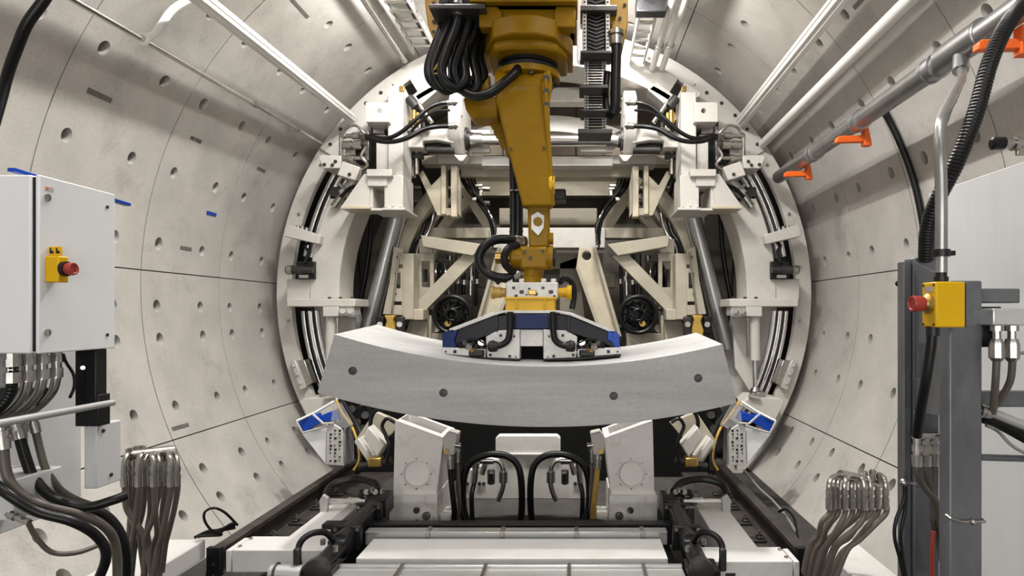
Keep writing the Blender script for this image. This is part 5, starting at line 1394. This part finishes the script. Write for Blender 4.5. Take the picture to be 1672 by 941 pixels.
for mirror in (0, 1):
    X = (lambda x: x) if not mirror else (lambda x: 1736 - x)
    pl = MB().prism([(X(a), b) for a, b in ((793, 550), (812, 540), (849, 538), (849, 587), (795, 585))], d - 0.01, 0.24).build('side_plate', 'plate_grey', t, 0.005)
    MB().prism([(X(a), b) for a, b in ((722, 567), (793, 570), (793, 584), (722, 579))], d - 0.02, 0.3).build('foot_plate', 'plate_grey', t, 0.004)
    MB().prism([(X(a), b) for a, b in ((722, 578), (793, 584), (849, 586), (849, 589), (793, 588), (722, 582))], d - 0.03, 0.34).build('seal_pad', 'rubber', t, 0.003)
    for x, y, w in ((726, 573, 3), (740, 572, 5), (728, 579, 2), (798, 578, 4), (802, 556, 5), (815, 546, 4), (830, 580, 4), (841, 582, 2), (800, 566, 3), (838, 548, 3)):
        MB().rect(min(X(x), X(x + w)), y, max(X(x), X(x + w)), y + w, d - 0.026, 0.03).build('slot', 'black', pl, 0.003)
    MB().tube([P(X(833), 510, d - 0.04), P(X(833), 530, d - 0.05), P(X(832), 545, d - 0.05), P(X(829), 556, d - 0.05), P(X(820), 563, d - 0.05), P(X(808), 566, d - 0.05)], 0.021, n=12).build('air_hose', 'rubber', t)
    MB().lathe(P(X(812), 566, d - 0.05), (1 if mirror else -1, 0, 0), [(0, 0.03), (0.02, 0.034), (0.05, 0.034), (0.06, 0.02)], 16).build('hose_fitting', 'black', t)
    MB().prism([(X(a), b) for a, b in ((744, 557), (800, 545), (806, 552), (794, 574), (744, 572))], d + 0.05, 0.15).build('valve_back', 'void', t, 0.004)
    for k in range(7):
        x = 750 + k * 6.5
        MB().cyl(P(X(x), 561 + (k % 3) * 3, d), P(X(x + 3), 566 - (k % 2) * 6, d - 0.03 - 0.01 * (k % 2)), 0.014 + 0.004 * (k % 3), n=8).build('valve', ('black', 'dark_steel', 'fitting')[k % 3], t)
    MB().rect(min(X(765), X(790)), 572, max(X(765), X(790)), 583, d - 0.05, 0.05).build('cylinder', 'black', t, 0.01)
    MB().cyl(P(X(770), 574, d - 0.05), P(X(775), 571, d - 0.07), 0.012, n=8).build('valve', 'brass', t)
    MB().tube([P(X(752), 566, d - 0.02), P(X(765), 556, d - 0.03), P(X(780), 556, d - 0.03), P(X(792), 562, d - 0.03)], 0.008, n=8).build('air_hose', 'rubber', t)
MB().rect(850, 567, 886, 588, d + 0.1, 0.1).build('dark_recess', 'void', t)  # near-black block standing in for shade in the middle gap

# hoses on the robot
G = 'black hoses looping beside the robot carriage'
for k, (x0, xb, x1, yb, lb, d) in enumerate(((722, 700, 742, 136, 'outermost', 4.05), (731, 708, 752, 142, 'second', 3.98), (744, 722, 763, 138, 'third', 3.92), (762, 742, 777, 146, 'fourth', 3.98), (777, 752, 788, 132, 'innermost', 4.04))):
    o = hose('hydraulic_hose', lb + ' thick black hose loop hanging beside the robot carriage', 'hose', [P(x0 + 4, 12, d), P(x0 + 2, 40, d), P((x0 + xb) / 2, 75, d), P(xb, 108, d), P(xb + 3, 130, d), P(xb + 20, yb + 6, d + 0.03), P(xb + 38, yb - 8, d + 0.06), P(x1 - 5, 90, d + 0.1), P(x1 + 4, 50, d + 0.12), P(x1 + 8, 10, d + 0.15)], 0.031, 'rubber', G, fit=0.06, n=12)
t = thing('hose_bracket', 'dark bracket plate gripping the looping hoses', 'bracket')
MB().rect(700, 6, 792, 14, 3.84, 0.5).build('plate', 'dark_steel', t, 0.006)
for x in (725, 745, 762, 785):
    MB().rect(x - 8, -10, x + 8, 6, 3.88, 0.2).build('clamp', 'black', t, 0.01)
tag(MB().tube([P(725, 80, 3.95), P(716, 104, 3.95), P(704, 122, 3.96), P(724, 118, 3.94)], 0.008, n=8, smooth=False).build('tie_strap', 'ochre'), 'yellow tie strap around the looping hoses', 'strap')
hose('hydraulic_hose', 'thick black hose running from the loops to the robot shoulder', 'hose', [P(752, 146, 4.0), P(775, 157, 3.95), P(800, 152, 3.92), P(822, 136, 3.92), P(838, 122, 3.95), P(846, 112, 4.0)], 0.03, 'rubber', n=12)
for k, (x, lb) in enumerate(((839, 'outer black hose hanging behind the robot upper arm'), (847, 'inner black hose hanging behind the robot upper arm'))):
    o = tag(MB().tube([P(x - 2, 215, 4.4), P(x - 1, 260, 4.38), P(x, 320, 4.35), P(x, 370, 4.3), P(x - 1, 400, 4.25)], 0.03, n=12).build('hydraulic_hose', 'rubber'), lb, 'hose')
    for y in (312, 352, 378):
        MB().torus(P(x, y, 4.34), (0, 0, 1), 0.03, 0.005, 16, 6).build('tie', 'fitting', o)
hose('hydraulic_hose', 'thick black hose loop standing out beside the robot wrist', 'hose', [P(850, 396, 4.1), P(828, 391, 4.05), P(805, 393, 4.02), P(788, 406, 4.0), P(782, 424, 4.0), P(790, 442, 4.0), P(808, 452, 4.0), P(830, 454, 4.0), P(845, 449, 4.04)], 0.031, 'rubber', fit=0.05, n=12)
hose('hydraulic_hose', 'shorter black hose inside the loop at the robot wrist', 'hose', [P(846, 400, 4.02), P(832, 404, 3.98), P(824, 416, 3.96), P(824, 430, 3.96), P(832, 440, 3.98), P(840, 446, 4.0)], 0.024, 'rubber', n=10)
# carriage side plates, cable chain
t = thing('carriage_bracket', 'yellow hanging bracket plate outside the looping hoses', 'bracket')
MB().prism([(690, -60), (726, -60), (726, 60), (706, 62), (698, 40), (694, 10)], 4.25, 0.14).build('plate', 'robot', t, 0.008)
for y in (5, 35, 52):
    MB().cyl(P(708, y, 4.25), P(708, y, 4.235), 0.012, n=8).build('bolt', 'dark_steel', t)
t = thing('carriage_bracket', 'yellow hanging bracket plate beside the cable chain', 'bracket')
MB().prism([(988, -60), (1026, -60), (1025, 40), (1017, 78), (1000, 72), (998, 40), (988, 36)], 4.25, 0.14).build('plate', 'robot', t, 0.008)
for x, y in ((1012, 30), (1008, 52), (1020, 8)):
    MB().cyl(P(x, y, 4.25), P(x, y, 4.235), 0.012, n=8).build('bolt', 'dark_steel', t)
t = thing('cable_chain', 'silver cable carrier chain hanging beside the robot', 'cable chain')
dc = 4.25
for (x0, x1, y0, y1, dd) in ((951, 996, -40, 85, 4.2), (954, 990, 88, 212, 4.3)):
    MB().rect(x0, y0, x0 + 7, y1, dd, 0.10).build('side_link', 'plate_grey', t, 0.004)
    MB().rect(x1 - 7, y0, x1, y1, dd, 0.10).build('side_link', 'plate_grey', t, 0.004)
    MB().rect(x0 + 6, y0, x1 - 6, y1, dd + 0.06, 0.02).build('inner_cables', 'black', t)
    y = y0 + 3
    k = 0
    low = y0 > 50
    while y < y1 - 3:
        if y > -8:
            xa, xb = x0 + 6, x1 - 6
            if low:
                MB().rect(xa, y, xb, y + 1.3, dd, 0.02).build('cross_bar', 'fitting', t)
            else:
                MB().prism([(xa, y), (xa + 6, y), ((xa + xb) / 2, y + 4), (xb - 6, y), (xb, y), ((xa + xb) / 2, y + 6)], dd + 0.02, 0.02).build('cross_bar', 'dark_steel', t)
            for x in (x0 + 2, x1 - 5):
                MB().rect(x, y + 1.5, x + 3, y + 3.6, dd - 0.006, 0.01).build('link_pin', 'black', t)
        y += 4.4 if low else 6.2
        k += 1
for x0, x1, y0, y1 in ((946, 1008, 8, 17), (947, 1000, 82, 87), (946, 994, 138, 144), (948, 992, 178, 182), (944, 1000, 210, 218)):
    MB().rect(x0, y0, x1, y1, 4.16, 0.2).build('clamp_bar', 'dark_steel', t, 0.005)
tag(MB().prism([(940, -40), (947, -40), (948, 95), (945, 106), (942, 96)], 4.1, 0.03).build('guide_strip', 'alu', bevel=0.003), 'narrow silver guide strip hanging beside the cable chain', 'strip')
hose('hydraulic_hose', 'thick black hose hanging in a narrow bight beside the cable chain', 'hose', [P(1006, 60, 4.2), P(1006, 90, 4.2), P(1005, 140, 4.2), P(1004, 175, 4.2), P(998, 190, 4.22), P(991, 180, 4.26), P(989, 150, 4.28), P(992, 118, 4.3)], [0.036] * 22 + [0.024] * 40, 'rubber', fit=0.06, ends=(True, False), n=12)

# trays along the crown
t = thing('cable_tray', 'wide steel cable tray along the crown on the cabinet side', 'tray')
for k in range(22):
    y = 2.6 + k * 0.18
    MB().box(-1.40, -1.13, y, y + 0.05, 4.535, 4.55).build('rung', 'fitting', t)
MB().box(-1.40, -1.38, 2.4, 6.55, 4.50, 4.58).build('side_rail', 'plate_grey', t, 0.004)
MB().box(-1.15, -1.13, 2.4, 6.55, 4.50, 4.58).build('side_rail', 'plate_grey', t, 0.004)
hose('cable', 'black cable on the crown tray on the cabinet side', 'cable', [(-1.2, 2.4, 4.57), (-1.22, 3.8, 4.57), (-1.19, 5.2, 4.57), (-1.2, 6.5, 4.57)], 0.02, 'rubber')
tag(MB().cyl((-1.47, 2.4, 4.44), (-1.47, 6.5, 4.42), 0.03, n=12).build('steel_pipe', 'fitting'), 'slim steel pipe beside the wide crown tray', 'pipe')
t = thing('cable_tray', 'narrow steel cable tray along the crown beside the two white tubes', 'tray')
for k in range(22):
    y = 2.6 + k * 0.18
    MB().box(0.92, 1.07, y, y + 0.05, 4.43, 4.445).build('rung', 'fitting', t)
for x in (0.91, 1.06):
    MB().box(x, x + 0.018, 2.4, 6.55, 4.40, 4.48).build('side_rail', 'plate_grey', t, 0.004)
tag(MB().box(0.86, 1.12, 5.2, 5.32, 4.30, 4.42).build('tray_box', 'black', bevel=0.01), 'black box hanging under the narrow crown tray', 'box')
for x, lb in ((1.165, 'white crown tube next to the narrow cable tray'), (1.27, 'white crown tube next to the tunnel wall')):
    t = thing('air_tube', lb, 'tube', 'white tubes along the crown')
    MB().cyl((x, 2.4, 4.42), (x, 6.55, 4.36), 0.032, n=16).build('tube', 'tube_white', t)
    MB().torus((x, 6.0, 4.368), (0, 1, 0), 0.034, 0.01, 20, 8).build('clamp', 'fitting', t)

finish()
